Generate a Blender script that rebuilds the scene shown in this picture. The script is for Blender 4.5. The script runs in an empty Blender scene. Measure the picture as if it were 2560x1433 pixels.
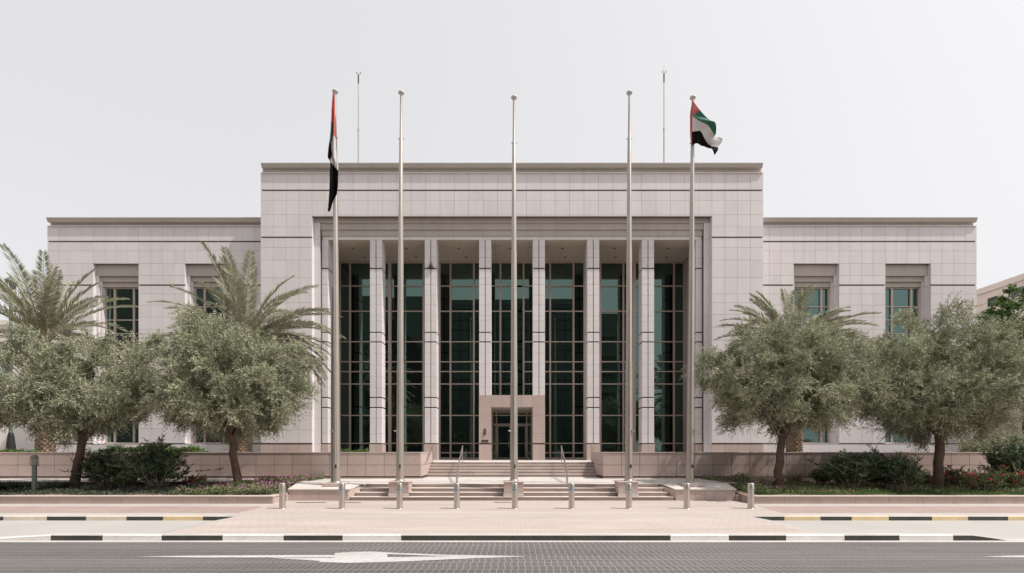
import bpy, bmesh, math, random
import numpy as np
from mathutils import Vector, Matrix, Quaternion

# ------------------------------------------------------------------ camera, sky, sun
scene = bpy.context.scene
F = 1209.0; HZ = 1129.0; CZ = 1.8
cam_d = bpy.data.cameras.new("camera"); cam = bpy.data.objects.new("camera", cam_d)
scene.collection.objects.link(cam); scene.camera = cam
cam.location = (0, 0, CZ); cam.rotation_euler = (math.radians(90), 0, 0)
cam_d.sensor_width = 36.0; cam_d.lens = F / 2560 * 36.0
cam_d.shift_y = (HZ - 716.5) / 2560.0
cam_d.clip_start = 0.1; cam_d.clip_end = 4000

SUN = Vector((0.60, -0.17, 1.0)).normalized()
elev = math.asin(SUN.z); azim = math.atan2(SUN.x, SUN.y)
world = bpy.data.worlds.new("World"); scene.world = world; world.use_nodes = True
nt = world.node_tree; nt.nodes.clear()
wo = nt.nodes.new('ShaderNodeOutputWorld'); bg = nt.nodes.new('ShaderNodeBackground')
sky = nt.nodes.new('ShaderNodeTexSky'); sky.sky_type = 'NISHITA'; sky.sun_disc = False
sky.sun_elevation = elev; sky.sun_rotation = azim
sky.air_density = 1.0; sky.dust_density = 6.0; sky.ozone_density = 1.0
hs = nt.nodes.new('ShaderNodeHueSaturation'); hs.inputs['Saturation'].default_value = 0.12
gm = nt.nodes.new('ShaderNodeGamma'); gm.inputs['Gamma'].default_value = 0.28
nt.links.new(sky.outputs[0], hs.inputs['Color']); nt.links.new(hs.outputs[0], gm.inputs[0])
sk_m = nt.nodes.new('ShaderNodeVectorMath'); sk_m.operation = 'MULTIPLY'; sk_m.inputs[1].default_value = (2.25, 2.24, 2.275)
sk_x = nt.nodes.new('ShaderNodeVectorMath'); sk_x.operation = 'MAXIMUM'; sk_x.inputs[1].default_value = (1.29, 1.29, 1.305)
nt.links.new(gm.outputs[0], sk_x.inputs[0]); nt.links.new(sk_x.outputs[0], sk_m.inputs[0]); nt.links.new(sk_m.outputs[0], bg.inputs['Color'])
bg.inputs['Strength'].default_value = 0.15
nt.links.new(bg.outputs[0], wo.inputs[0])
sd = bpy.data.lights.new("sun", 'SUN'); so = bpy.data.objects.new("sun", sd); scene.collection.objects.link(so)
sd.energy = 2.75; sd.angle = math.radians(0.55); sd.color = (1.0, 0.95, 0.885)
so.rotation_euler = SUN.to_track_quat('Z', 'Y').to_euler(); so.location = (20, -10, 40)
scene.view_settings.view_transform = 'Standard'; scene.view_settings.look = 'None'
scene.view_settings.exposure = 0.83; scene.view_settings.gamma = 1.0
scene.render.engine = 'CYCLES'

R = random.Random(7); NR = np.random.default_rng(11)
C = scene.collection
def X(px, Y): return (px - 1280.0) * Y / F
def Z(py, Y): return CZ + (HZ - py) * Y / F

# ------------------------------------------------------------------ helpers
def srgb(r, g, b):
    f = lambda c: (c / 255 / 12.92) if c / 255 <= 0.04045 else ((c / 255 + 0.055) / 1.055) ** 2.4
    return (f(r), f(g), f(b))
def mat(name, col, rough=0.7, metal=0.0, n1=(0, 8.0), n2=(0, 60.0), bump=0.0, tone=0.0, spec=0.4, trans=0.0, stain=0.0):
    """n1/n2 = (amount, scale) of large and small value noise; tone = weight of the per-face tone attribute"""
    m = bpy.data.materials.new(name); m.use_nodes = True
    t = m.node_tree; N = t.nodes; L = t.links
    b = N['Principled BSDF']
    b.inputs['Roughness'].default_value = rough; b.inputs['Metallic'].default_value = metal
    b.inputs['Specular IOR Level'].default_value = spec
    tc = N.new('ShaderNodeTexCoord')
    val = None
    def add(a, bb):
        q = N.new('ShaderNodeMath'); q.operation = 'ADD'
        if a is None: q.inputs[0].default_value = 1.0
        else: L.new(a, q.inputs[0])
        L.new(bb, q.inputs[1]); return q.outputs[0]
    def noise(amount, scale, detail=3, stretch=None):
        n = N.new('ShaderNodeTexNoise'); n.inputs['Scale'].default_value = scale; n.inputs['Detail'].default_value = detail
        if stretch:
            mp = N.new('ShaderNodeMapping'); mp.inputs['Scale'].default_value = stretch
            L.new(tc.outputs['Object'], mp.inputs[0]); L.new(mp.outputs[0], n.inputs['Vector'])
        else: L.new(tc.outputs['Object'], n.inputs['Vector'])
        mr = N.new('ShaderNodeMapRange'); mr.inputs['From Min'].default_value = 0.25; mr.inputs['From Max'].default_value = 0.75
        mr.inputs['To Min'].default_value = -amount; mr.inputs['To Max'].default_value = amount
        L.new(n.outputs['Fac'], mr.inputs[0]); return mr.outputs[0], n.outputs['Fac']
    fac = None
    if n1[0]: o, fac = noise(*n1); val = add(val, o)
    if n2[0]: o, fac = noise(n2[0], n2[1], 2); val = add(val, o)
    if stain: o, _ = noise(stain, 1.0, 4, (2.5, 2.5, 0.35)); val = add(val, o)
    if tone:
        a = N.new('ShaderNodeAttribute'); a.attribute_name = 'tone'
        q = N.new('ShaderNodeMath'); q.operation = 'MULTIPLY'; q.inputs[1].default_value = tone
        L.new(a.outputs['Fac'], q.inputs[0]); val = add(val, q.outputs[0])
    if val is None: b.inputs['Base Color'].default_value = (*col, 1)
    else:
        vm = N.new('ShaderNodeVectorMath'); vm.operation = 'SCALE'; vm.inputs[0].default_value = col
        L.new(val, vm.inputs['Scale']); L.new(vm.outputs[0], b.inputs['Base Color'])
    if bump and fac is not None:
        bn = N.new('ShaderNodeBump'); bn.inputs['Strength'].default_value = bump; bn.inputs['Distance'].default_value = 0.02
        L.new(fac, bn.inputs['Height']); L.new(bn.outputs[0], b.inputs['Normal'])
    if trans:
        tr = N.new('ShaderNodeBsdfTranslucent'); mx = N.new('ShaderNodeMixShader'); mx.inputs[0].default_value = trans
        if val is None: tr.inputs[0].default_value = (*col, 1)
        else: L.new(vm.outputs[0], tr.inputs[0])
        out = N['Material Output']; L.new(b.outputs[0], mx.inputs[1]); L.new(tr.outputs[0], mx.inputs[2]); L.new(mx.outputs[0], out.inputs[0])
    return m
def brick_mat(name, c1, c2, cm, bw, rh, ms, rough=0.85, n1=(0.12, 0.6), rot=0.0, offset=0.5, bump=0.15, streak=0.0):
    m = bpy.data.materials.new(name); m.use_nodes = True
    t = m.node_tree; N = t.nodes; L = t.links; b = N['Principled BSDF']; b.inputs['Roughness'].default_value = rough
    b.inputs['Specular IOR Level'].default_value = 0.3
    tc = N.new('ShaderNodeTexCoord'); mp = N.new('ShaderNodeMapping'); mp.inputs['Rotation'].default_value = (0, 0, rot)
    L.new(tc.outputs['Object'], mp.inputs[0])
    br = N.new('ShaderNodeTexBrick'); L.new(mp.outputs[0], br.inputs['Vector'])
    br.inputs['Color1'].default_value = (*c1, 1); br.inputs['Color2'].default_value = (*c2, 1); br.inputs['Mortar'].default_value = (*cm, 1)
    br.inputs['Scale'].default_value = 1.0; br.inputs['Brick Width'].default_value = bw; br.inputs['Row Height'].default_value = rh
    br.inputs['Mortar Size'].default_value = ms; br.inputs['Mortar Smooth'].default_value = 0.1; br.offset = offset
    vals = []
    for k_, (amt, sc) in enumerate((n1, (0.07, 40.0), (n1[0] * 0.8, n1[1] * 5))):
        n = N.new('ShaderNodeTexNoise'); n.inputs['Scale'].default_value = sc; n.inputs['Detail'].default_value = 4
        if streak and k_ != 1:
            m2 = N.new('ShaderNodeMapping'); m2.inputs['Scale'].default_value = (streak, 2.2, 1); L.new(tc.outputs['Object'], m2.inputs[0]); L.new(m2.outputs[0], n.inputs['Vector'])
        else: L.new(tc.outputs['Object'], n.inputs['Vector'])
        mr = N.new('ShaderNodeMapRange'); mr.inputs['From Min'].default_value = 0.3; mr.inputs['From Max'].default_value = 0.7
        mr.inputs['To Min'].default_value = 1 - amt; mr.inputs['To Max'].default_value = 1 + amt
        L.new(n.outputs['Fac'], mr.inputs[0]); vals.append(mr.outputs[0])
    q = N.new('ShaderNodeMath'); q.operation = 'MULTIPLY'; L.new(vals[0], q.inputs[0]); L.new(vals[1], q.inputs[1])
    q2 = N.new('ShaderNodeMath'); q2.operation = 'MULTIPLY'; L.new(q.outputs[0], q2.inputs[0]); L.new(vals[2], q2.inputs[1])
    vm = N.new('ShaderNodeVectorMath'); vm.operation = 'SCALE'; L.new(br.outputs['Color'], vm.inputs[0]); L.new(q2.outputs[0], vm.inputs['Scale'])
    L.new(vm.outputs[0], b.inputs['Base Color'])
    bn = N.new('ShaderNodeBump'); bn.inputs['Strength'].default_value = bump; bn.inputs['Distance'].default_value = 0.01; bn.invert = True
    L.new(br.outputs['Fac'], bn.inputs['Height']); L.new(bn.outputs[0], b.inputs['Normal'])
    return m
def glass_mat(name, tint, wav=0.02):
    m = bpy.data.materials.new(name); m.use_nodes = True
    t = m.node_tree; N = t.nodes; L = t.links; N.remove(N['Principled BSDF'])
    d = N.new('ShaderNodeBsdfDiffuse'); d.inputs[0].default_value = (0.004, 0.005, 0.004, 1)
    g = N.new('ShaderNodeBsdfGlossy'); g.inputs['Color'].default_value = (*tint, 1); g.inputs['Roughness'].default_value = 0.0
    a = N.new('ShaderNodeAddShader'); L.new(d.outputs[0], a.inputs[0]); L.new(g.outputs[0], a.inputs[1])
    L.new(a.outputs[0], N['Material Output'].inputs[0])
    tc = N.new('ShaderNodeTexCoord'); n = N.new('ShaderNodeTexNoise'); n.inputs['Scale'].default_value = 0.9; n.inputs['Detail'].default_value = 1
    L.new(tc.outputs['Object'], n.inputs['Vector'])
    bn = N.new('ShaderNodeBump'); bn.inputs['Strength'].default_value = wav; bn.inputs['Distance'].default_value = 0.05
    L.new(n.outputs['Fac'], bn.inputs['Height']); L.new(bn.outputs[0], g.inputs['Normal'])
    return m

class MB:
    def __init__(s): s.v = []; s.f = []; s.mi = []; s.tone = []; s.sm = []
    def face(s, pts, mi=0, tone=0.0, sm=False):
        i = len(s.v); s.v += [tuple(p) for p in pts]; s.f.append(tuple(range(i, i + len(pts)))); s.mi.append(mi); s.tone.append(tone); s.sm.append(sm)
    def raw(s, vs, fs, mi=0, tone=0.0, sm=False):
        i = len(s.v); s.v += [tuple(p) for p in vs]
        for f in fs: s.f.append(tuple(a + i for a in f)); s.mi.append(mi); s.tone.append(tone); s.sm.append(sm)
        return s
    def box(s, x0, x1, y0, y1, z0, z1, mi=0, tone=0.0, skip=''):
        if x1 < x0: x0, x1 = x1, x0
        vs = [(x0,y0,z0),(x1,y0,z0),(x1,y1,z0),(x0,y1,z0),(x0,y0,z1),(x1,y0,z1),(x1,y1,z1),(x0,y1,z1)]
        fs = {'b':(0,3,2,1),'t':(4,5,6,7),'f':(0,1,5,4),'r':(1,2,6,5),'k':(2,3,7,6),'l':(3,0,4,7)}
        return s.raw(vs, [f for k, f in fs.items() if k not in skip], mi, tone)
    def bbox(s, x0, x1, y0, y1, z0, z1, c=0.01, mi=0, tone=0.0):
        """box with chamfered top and vertical edges"""
        if x1 < x0: x0, x1 = x1, x0
        def ring(i, z): return [(x0+i+c,y0+i,z),(x1-i-c,y0+i,z),(x1-i,y0+i+c,z),(x1-i,y1-i-c,z),(x1-i-c,y1-i,z),(x0+i+c,y1-i,z),(x0+i,y1-i-c,z),(x0+i,y0+i+c,z)]
        rs = [ring(0, z0), ring(0, z1-c), ring(c, z1)]
        vs = sum(rs, []); fs = []
        for a in range(2):
            for k in range(8): fs.append((a*8+k, a*8+(k+1)%8, (a+1)*8+(k+1)%8, (a+1)*8+k))
        fs.append(tuple(16+k for k in range(8))); fs.append(tuple(7-k for k in range(8)))
        return s.raw(vs, fs, mi, tone)
    def tube(s, pts, rad, n=8, mi=0, caps=True, sm=True, jit=0.0, tone=0.0):
        pts = [Vector(p) for p in pts]
        if not hasattr(rad, '__len__'): rad = [rad] * len(pts)
        vs = []; up = Vector((0.123, 0.456, 0.88)).normalized()
        for i, p in enumerate(pts):
            d = (pts[min(i+1, len(pts)-1)] - pts[max(i-1, 0)]).normalized()
            a = d.cross(up)
            if a.length < 1e-4: a = d.cross(Vector((1, 0, 0)))
            a.normalize(); b = d.cross(a)
            for k in range(n):
                t = 2 * math.pi * k / n; r = rad[i] * (1 + (R.uniform(-jit, jit) if jit else 0))
                vs.append(p + a * math.cos(t) * r + b * math.sin(t) * r)
        fs = [(i*n+k, i*n+(k+1)%n, (i+1)*n+(k+1)%n, (i+1)*n+k) for i in range(len(pts)-1) for k in range(n)]
        s.raw(vs, fs, mi, tone, sm)
        if caps:
            s.raw(vs[:n], [tuple(range(n))], mi, tone); s.raw(vs[-n:], [tuple(range(n-1, -1, -1))], mi, tone)
        return s
    def lathe(s, cx, cy, prof, n=20, mi=0, sm=True):
        vs = [(cx + r*math.cos(2*math.pi*k/n), cy + r*math.sin(2*math.pi*k/n), z) for r, z in prof for k in range(n)]
        fs = [(i*n+k, i*n+(k+1)%n, (i+1)*n+(k+1)%n, (i+1)*n+k) for i in range(len(prof)-1) for k in range(n)]
        s.raw(vs, fs, mi, 0, sm)
        s.raw(vs[:n], [tuple(range(n-1, -1, -1))], mi); s.raw(vs[-n:], [tuple(range(n))], mi)
        return s
    def extrude_x(s, prof, x0, x1, mi=0, tone=0.0):
        """closed profile of (y, z), ordered; extruded along x"""
        n = len(prof); vs = [(x0, y, z) for y, z in prof] + [(x1, y, z) for y, z in prof]
        fs = [(k, n+k, n+(k+1)%n, (k+1)%n) for k in range(n)] + [tuple(range(n)), tuple(range(2*n-1, n-1, -1))]
        return s.raw(vs, fs, mi, tone)
    def prism(s, poly, z0, z1, mi=0):
        n = len(poly); vs = [(x, y, z0) for x, y in poly] + [(x, y, z1) for x, y in poly]
        return s.raw(vs, [(k, (k+1)%n, n+(k+1)%n, n+k) for k in range(n)] + [tuple(range(n-1,-1,-1)), tuple(range(n, 2*n))], mi)
    def build(s, name, mats, parent=None, origin=None, fix=True):
        me = bpy.data.meshes.new(name); o0 = Vector(origin) if origin else Vector((0,0,0))
        vs = [(p[0]-o0.x, p[1]-o0.y, p[2]-o0.z) for p in s.v]
        me.from_pydata(vs, [], s.f)
        if not isinstance(mats, (list, tuple)): mats = [mats]
        for m in mats: me.materials.append(m)
        me.polygons.foreach_set('material_index', s.mi); me.polygons.foreach_set('use_smooth', s.sm)
        at = me.attributes.new('tone', 'FLOAT', 'FACE'); at.data.foreach_set('value', s.tone)
        if fix:
            bm = bmesh.new(); bm.from_mesh(me); bmesh.ops.remove_doubles(bm, verts=bm.verts, dist=1e-5) if fix == 'weld' else None
            bmesh.ops.recalc_face_normals(bm, faces=bm.faces); bm.to_mesh(me); bm.free()
        me.update()
        o = bpy.data.objects.new(name, me); C.objects.link(o)
        if parent is not None:
            o.parent = parent; base = Vector((0,0,0)); q = parent
            while q is not None: base += q.location; q = q.parent
            o.location = o0 - base
        else: o.location = o0
        return o
def empty(name, loc): 
    o = bpy.data.objects.new(name, None); C.objects.link(o); o.location = loc; o.empty_display_size = 0.3; return o
def tag(o, label=None, cat=None, group=None, kind=None):
    if label: o['label'] = label
    if cat: o['category'] = cat
    if group: o['group'] = group
    if kind: o['kind'] = kind
    return o
def thing(name, loc, label, cat, group=None): return tag(empty(name, loc), label, cat, group)
def struct(mb, name, mats, label=None, fix=True):
    o = mb.build(name, mats, fix=fix); tag(o, label, None, None, 'structure'); return o
def copy_tree(o, parent=None):
    c = o.copy(); C.objects.link(c)
    if parent is not None: c.parent = parent
    for ch in list(o.children): copy_tree(ch, c)
    return c
def numpy_mesh(name, verts, faces_n, mats, tones, parent=None, loc=None, mi=None):
    """verts (N*k,3) already grouped in faces of k verts"""
    k = faces_n; nf = len(verts) // k
    me = bpy.data.meshes.new(name); me.vertices.add(len(verts)); me.vertices.foreach_set('co', np.asarray(verts, dtype=np.float32).ravel())
    me.loops.add(nf * k); me.loops.foreach_set('vertex_index', np.arange(nf * k, dtype=np.int32))
    me.polygons.add(nf); me.polygons.foreach_set('loop_start', np.arange(0, nf * k, k, dtype=np.int32))
    for m in (mats if isinstance(mats, (list, tuple)) else [mats]): me.materials.append(m)
    if mi is not None: me.polygons.foreach_set('material_index', np.asarray(mi, dtype=np.int32))
    at = me.attributes.new('tone', 'FLOAT', 'FACE'); at.data.foreach_set('value', np.asarray(tones, dtype=np.float32))
    me.update(calc_edges=True); me.validate()
    o = bpy.data.objects.new(name, me); C.objects.link(o)
    if parent is not None: o.parent = parent
    if loc is not None: o.location = loc
    return o
def unit(a): return a / (np.linalg.norm(a, axis=1, keepdims=True) + 1e-9)
def leaf_quads(p, d, length, width, rng, nrm=None):
    """rhombic leaves at p (N,3) growing along d"""
    n = len(p); d = unit(d); r = unit(rng.normal(size=(n, 3)) if nrm is None else nrm)
    s = unit(np.cross(d, r)); L = np.asarray(length).reshape(-1, 1) * np.ones((n, 1)); W = np.asarray(width).reshape(-1, 1) * np.ones((n, 1))
    v = np.stack([p, p + d * L * 0.45 + s * W * 0.5, p + d * L, p + d * L * 0.45 - s * W * 0.5], axis=1)
    return v.reshape(-1, 3)

# ------------------------------------------------------------------ materials
M = {}
M['stone'] = mat('pale_granite', (0.695, 0.648, 0.650), 0.75, n1=(0.035, 0.35), n2=(0.06, 26), tone=1.0, bump=0.08, spec=0.25, stain=0.035)
M['stone_shaded'] = mat('shaded_pale_granite', (0.47, 0.42, 0.385), 0.75, n1=(0.04, 0.4), n2=(0.06, 26), tone=1.0, bump=0.08, spec=0.25, stain=0.04)  # pale granite darkened: shade painted in for cornices, lintel bands, portico side walls
M['joint'] = mat('stone_joint', (0.17, 0.14, 0.13), 0.9)
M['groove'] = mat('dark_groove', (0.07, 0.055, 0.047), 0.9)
M['pink'] = mat('pink_granite', (0.475, 0.372, 0.338), 0.6, n1=(0.05, 0.7), n2=(0.16, 32), tone=1.0, bump=0.1, spec=0.3, stain=0.05)
M['pink_top'] = mat('pink_granite_coping', (0.49, 0.40, 0.365), 0.6, n1=(0.05, 0.9), n2=(0.12, 32), tone=1.0, bump=0.08, stain=0.0)
M['pink_joint'] = mat('pink_joint', (0.09, 0.065, 0.058), 0.9)
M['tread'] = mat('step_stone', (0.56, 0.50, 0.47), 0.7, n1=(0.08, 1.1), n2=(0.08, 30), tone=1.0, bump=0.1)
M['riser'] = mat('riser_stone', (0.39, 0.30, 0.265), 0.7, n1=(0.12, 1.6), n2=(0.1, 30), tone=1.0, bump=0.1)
M['soffit'] = mat('soffit_panel', (0.52, 0.45, 0.385), 0.8, n1=(0.04, 1), tone=1.0)
M['mullion'] = mat('bronze_mullion', (0.50, 0.41, 0.355), 0.45, 0.25, n1=(0.05, 3))
M['alu'] = mat('aluminium_door', (0.36, 0.33, 0.31), 0.4, 0.6, n1=(0.05, 3))
M['glass'] = glass_mat('tinted_glass', (0.098, 0.152, 0.135), 0.010)
M['glass2'] = glass_mat('teal_glass', (0.110, 0.170, 0.158), 0.008)
M['steel'] = mat('brushed_steel', (0.56, 0.52, 0.48), 0.33, 0.85, n1=(0.08, 3), n2=(0.05, 80), bump=0.02)
M['steel_dark'] = mat('grey_steel', (0.35, 0.33, 0.31), 0.4, 0.8, n1=(0.08, 3))
M['pole'] = mat('pole_metal', (0.42, 0.375, 0.335), 0.36, 0.55, n1=(0.07, 1.5), n2=(0.03, 50))
M['white'] = mat('white_enamel', (0.58, 0.565, 0.54), 0.4)
M['black'] = mat('black_paint', (0.02, 0.02, 0.018), 0.5, n1=(0.2, 4))
M['blue'] = mat('blue_reflective_band', (0.10, 0.30, 0.42), 0.4)
M['kerb'] = mat('kerb_concrete', (0.45, 0.42, 0.395), 0.85, n1=(0.1, 1.2), n2=(0.08, 25), bump=0.2)
M['kerb_black'] = mat('kerb_black_paint', (0.060, 0.058, 0.050), 0.75, n1=(0.25, 2.5), n2=(0.2, 25), bump=0.2)
M['kerb_white'] = mat('kerb_white_paint', (0.80, 0.78, 0.76), 0.7, n1=(0.1, 1.8), n2=(0.08, 25), bump=0.2)
M['kerb_yellow'] = mat('kerb_yellow_paint', (0.70, 0.55, 0.34), 0.7, n1=(0.12, 2.2), n2=(0.1, 25), bump=0.2)
M['kerb_cream'] = mat('kerb_faded_yellow', (0.68, 0.60, 0.50), 0.7, n1=(0.1, 2.2), n2=(0.1, 25), bump=0.2)
M['concrete'] = mat('layby_concrete', (0.372, 0.35, 0.336), 0.85, n1=(0.07, 0.5), n2=(0.05, 30), bump=0.1)
M['road'] = brick_mat('road_block_paving', (0.112, 0.106, 0.101), (0.102, 0.097, 0.093), (0.32, 0.295, 0.265), 0.115, 0.24, 0.0042, n1=(0.15, 0.5), offset=0.16, streak=0.12)
M['apron'] = brick_mat('cream_block_paving', (0.420, 0.360, 0.330), (0.408, 0.348, 0.316), (0.31, 0.262, 0.238), 0.22, 0.22, 0.006, n1=(0.09, 0.5), streak=0.3)
M['paleband'] = brick_mat('pale_block_paving', (0.435, 0.395, 0.372), (0.42, 0.38, 0.36), (0.33, 0.295, 0.27), 0.22, 0.11, 0.004, n1=(0.07, 0.5))
M['redband'] = brick_mat('red_block_paving', (0.355, 0.262, 0.240), (0.335, 0.248, 0.228), (0.27, 0.20, 0.185), 0.22, 0.11, 0.004, n1=(0.08, 0.5))
M['terrace'] = mat('terrace_paving', (0.50, 0.46, 0.44), 0.75, n1=(0.06, 0.6), n2=(0.05, 30), tone=1.0, bump=0.05)
M['marking'] = mat('road_marking_paint', (0.44, 0.425, 0.415), 0.75, n1=(0.12, 1.8), n2=(0.14, 20))
M['sand'] = mat('desert_ground', (0.40, 0.34, 0.28), 0.95, n1=(0.1, 0.3), n2=(0.1, 12), bump=0.3)
M['soil'] = mat('bed_soil', (0.26, 0.19, 0.15), 0.95, n1=(0.25, 1.2), n2=(0.25, 14), bump=0.6)
M['bark'] = mat('brown_bark', (0.115, 0.075, 0.055), 0.9, n1=(0.3, 4), n2=(0.4, 24), bump=0.9)
M['twig'] = mat('grey_twig', (0.36, 0.31, 0.25), 0.9, n1=(0.2, 4))
M['leaf'] = mat('grey_green_leaves', (0.345, 0.365, 0.245), 0.65, tone=1.0, trans=0.12, spec=0.2)
M['leaf_green'] = mat('fresh_green_leaves', (0.105, 0.175, 0.045), 0.5, tone=1.0, trans=0.25, spec=0.4)
M['palm'] = mat('date_palm_leaflets', (0.300, 0.305, 0.210), 0.5, tone=1.0, trans=0.15, spec=0.4)
M['palmrib'] = mat('palm_midrib', (0.36, 0.33, 0.22), 0.6, n1=(0.1, 3))
M['palmtrunk'] = mat('palm_boots', (0.34, 0.27, 0.21), 0.9, n1=(0.2, 5), n2=(0.3, 26), tone=1.0, bump=0.7)
M['oleander'] = mat('oleander_leaves', (0.070, 0.105, 0.048), 0.45, tone=1.0, trans=0.12, spec=0.45)
M['cover'] = mat('ground_cover_leaves', (0.170, 0.205, 0.090), 0.6, tone=1.0, trans=0.2)
M['dark_cover'] = mat('dark_strap_leaves', (0.065, 0.080, 0.050), 0.6, tone=1.0, trans=0.1)
M['grass'] = mat('lawn_grass', (0.10, 0.17, 0.045), 0.7, tone=1.0, trans=0.2)
M['drygrass'] = mat('dry_grass', (0.40, 0.35, 0.27), 0.8, tone=1.0, trans=0.2)
M['magenta'] = mat('magenta_petals', (0.58, 0.20, 0.40), 0.6, tone=1.0, trans=0.25)
M['red'] = mat('red_petals', (0.72, 0.10, 0.13), 0.6, tone=1.0, trans=0.25)
M['greenpost'] = mat('green_painted_post', (0.16, 0.18, 0.155), 0.5, n1=(0.1, 5))
M['lampglass'] = mat('dull_lantern_glass', (0.30, 0.27, 0.24), 0.2, spec=0.6)
M['cream_wall'] = mat('cream_render', (0.70, 0.625, 0.575), 0.85, n1=(0.05, 0.5), n2=(0.03, 20))
M['white_wall'] = mat('white_render', (0.72, 0.69, 0.67), 0.85, n1=(0.04, 0.5))
M['far_glass'] = mat('far_dark_glass', (0.05, 0.075, 0.065), 0.15, spec=0.6)
M['far_frame'] = mat('far_frame', (0.02, 0.02, 0.02), 0.6)
M['far_wall'] = mat('far_wall', (0.12, 0.13, 0.12), 0.85, n1=(0.1, 0.5))
M['iron'] = mat('cast_iron', (0.16, 0.14, 0.125), 0.6, n1=(0.2, 8), n2=(0.2, 40), bump=0.3)
M['nest'] = mat('dry_nest_twigs', (0.10, 0.08, 0.07), 0.9, tone=1.0)
M['f_red'] = mat('flag_red', (0.62, 0.17, 0.15), 0.7, trans=0.35, n1=(0.05, 3))
M['f_green'] = mat('flag_green', (0.045, 0.19, 0.12), 0.7, trans=0.30, n1=(0.05, 3))
M['f_white'] = mat('flag_white', (0.72, 0.69, 0.67), 0.7, trans=0.35, n1=(0.04, 3))
M['f_black'] = mat('flag_black', (0.008, 0.0075, 0.007), 0.9, spec=0.05, n1=(0.05, 3))

def tn(a=0.045): return R.uniform(-a, a)
# ------------------------------------------------------------------ setting: ground, road, pavements
g = MB(); g.face([(-1500,-1500,-0.17),(1500,-1500,-0.17),(1500,2500,-0.17),(-1500,2500,-0.17)]); struct(g, 'ground', M['sand'])
ZR = -0.13
g = MB(); g.face([(-90,-6,ZR),(90,-6,ZR),(90,10.47,ZR),(-90,10.47,ZR)]); struct(g, 'road', M['road'])
g = MB(); g.box(-90, 90, -13.5, -6, -0.165, 0.0); struct(g, 'opposite_pavement', M['apron'])
g = MB(); g.face([(-90,10.27,ZR+.004),(90,10.27,ZR+.004),(90,10.465,ZR+.004),(-90,10.465,ZR+.004)]); struct(g, 'gutter', M['kerb'])
# lay-by behind the front kerb
g = MB(); g.face([(-90,10.655,-0.126),(90,10.655,-0.126),(90,13.51,-0.126),(-90,13.51,-0.126)]); struct(g, 'layby', M['concrete'])
# raised crossing in front of the steps, with sloping ends
AL, AR = -7.66, 6.62
g = MB()
vs = [(AL-0.62,10.66,-0.122),(AL,10.66,-0.003),(AR,10.66,-0.003),(AR+0.62,10.66,-0.122),(AL-0.62,13.5,-0.122),(AL,13.5,-0.003),(AR,13.5,-0.003),(AR+0.62,13.5,-0.122)]
g.raw(vs, [(1,2,6,5)], 0); g.raw(vs, [(0,1,5,4),(2,3,7,6)], 1)
struct(g, 'raised_crossing', [M['apron'], M['concrete']])
# pavement: pale base sheet, central apron, red bands
g = MB(); g.box(-90, 90, 13.64, 18.5, -0.16, 0.0); struct(g, 'pavement', M['paleband'])
g = MB()
g.raw([(-8.05,13.66,.004),(7.85,13.66,.004),(8.0,17.9,.004),(-8.1,17.9,.004)], [(0,1,2,3)])
struct(g, 'apron_paving', M['apron'])
g = MB()
for sx in (-1, 1):
    xi = 8.15 if sx < 0 else 8.05
    g.raw([(sx*60,14.2,.004),(sx*60,15.85,.004),(sx*xi,15.85,.004),(sx*(xi-0.12),14.2,.004)], [(0,1,2,3)])
struct(g, 'red_paving_band', M['redband'])

# kerbs: one run each, painted faces as material patches
def kerb(name, y0, y1, segs, ztop, zbot, joints=()):
    """segs: (x0, x1, paint index); ztop(x) gives the top height"""
    g = MB()
    for x0, x1, mi in segs:
        n = max(1, int((x1 - x0) / 0.4)) if abs(ztop(x0)) > 0.001 or abs(ztop(x1)) > 0.001 else 1
        for k in range(n):
            a = x0 + (x1-x0)*k/n; b = x0 + (x1-x0)*(k+1)/n
            za, zb = ztop(a), ztop(b); c = 0.018
            e = 0.004 if k == 0 else 0
            g.face([(a+e,y0,zbot),(b,y0,zbot),(b,y0,max(zb-c,zbot+.001)),(a+e,y0,max(za-c,zbot+.001))], mi)
            g.face([(a+e,y0,max(za-c,zbot+.001)),(b,y0,max(zb-c,zbot+.001)),(b,y0+c,zb),(a+e,y0+c,za)], 0 if mi == 1 else mi)
            g.face([(a,y0+c,za),(b,y0+c,zb),(b,y1,zb),(a,y1,za)], 0)
            g.face([(a,y1,za),(b,y1,zb),(b,y1,zbot),(a,y1,zbot)], 0)
    return struct(g, name, [M['kerb'], M['kerb_black'], M['kerb_white'], M['kerb_yellow'], M['kerb_cream']], fix=False)
YK = 10.46; sk = F / YK
kx = lambda p: (p - 1280) / sk
edges = [127,256,404,556,709,856,1003,1152,1387,1535,1676,1822,1965,2111,2248,2383,2530]
cols =  [1,2,1,2,1,2,1,1,1,1,2,1,2,1,2,1]
segs = [(-60, kx(127), 2)] + [(kx(edges[i]), kx(edges[i+1]), cols[i]) for i in range(len(cols))] + [(kx(2530), 60, 0)]
def zt(x):
    if x < kx(127): return max(-0.122, -0.122 * (kx(127) - x) / 2.2)
    if x > kx(2440): return max(-0.122, -0.122 * (x - kx(2440)) / (kx(2530) - kx(2440)))
    return 0.0
kerb('front_kerb', YK, YK+0.2, segs, zt, ZR-0.02)
YB = 13.5; sb = F / YB; bx = lambda p: (p - 1280) / sb
eL = [8,117,215,316,407,507,595]; segs = []
x = bx(8); k = 0
while x > -60: segs.append((x-1.15, x, 1 if k % 2 == 0 else 3)); x -= 1.15; k += 1
segs.reverse()
segs += [(bx(eL[i]), bx(eL[i+1]), (4 if i < 4 else 3) if i % 2 == 0 else 1) for i in range(6)]
kerb('rear_kerb', YB, YB+0.14, segs + [(bx(595), bx(1870), 0)], lambda x: 0.0, -0.14)
eR = [1870,1961,2051,2129,2222,2330,2420,2520]
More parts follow.
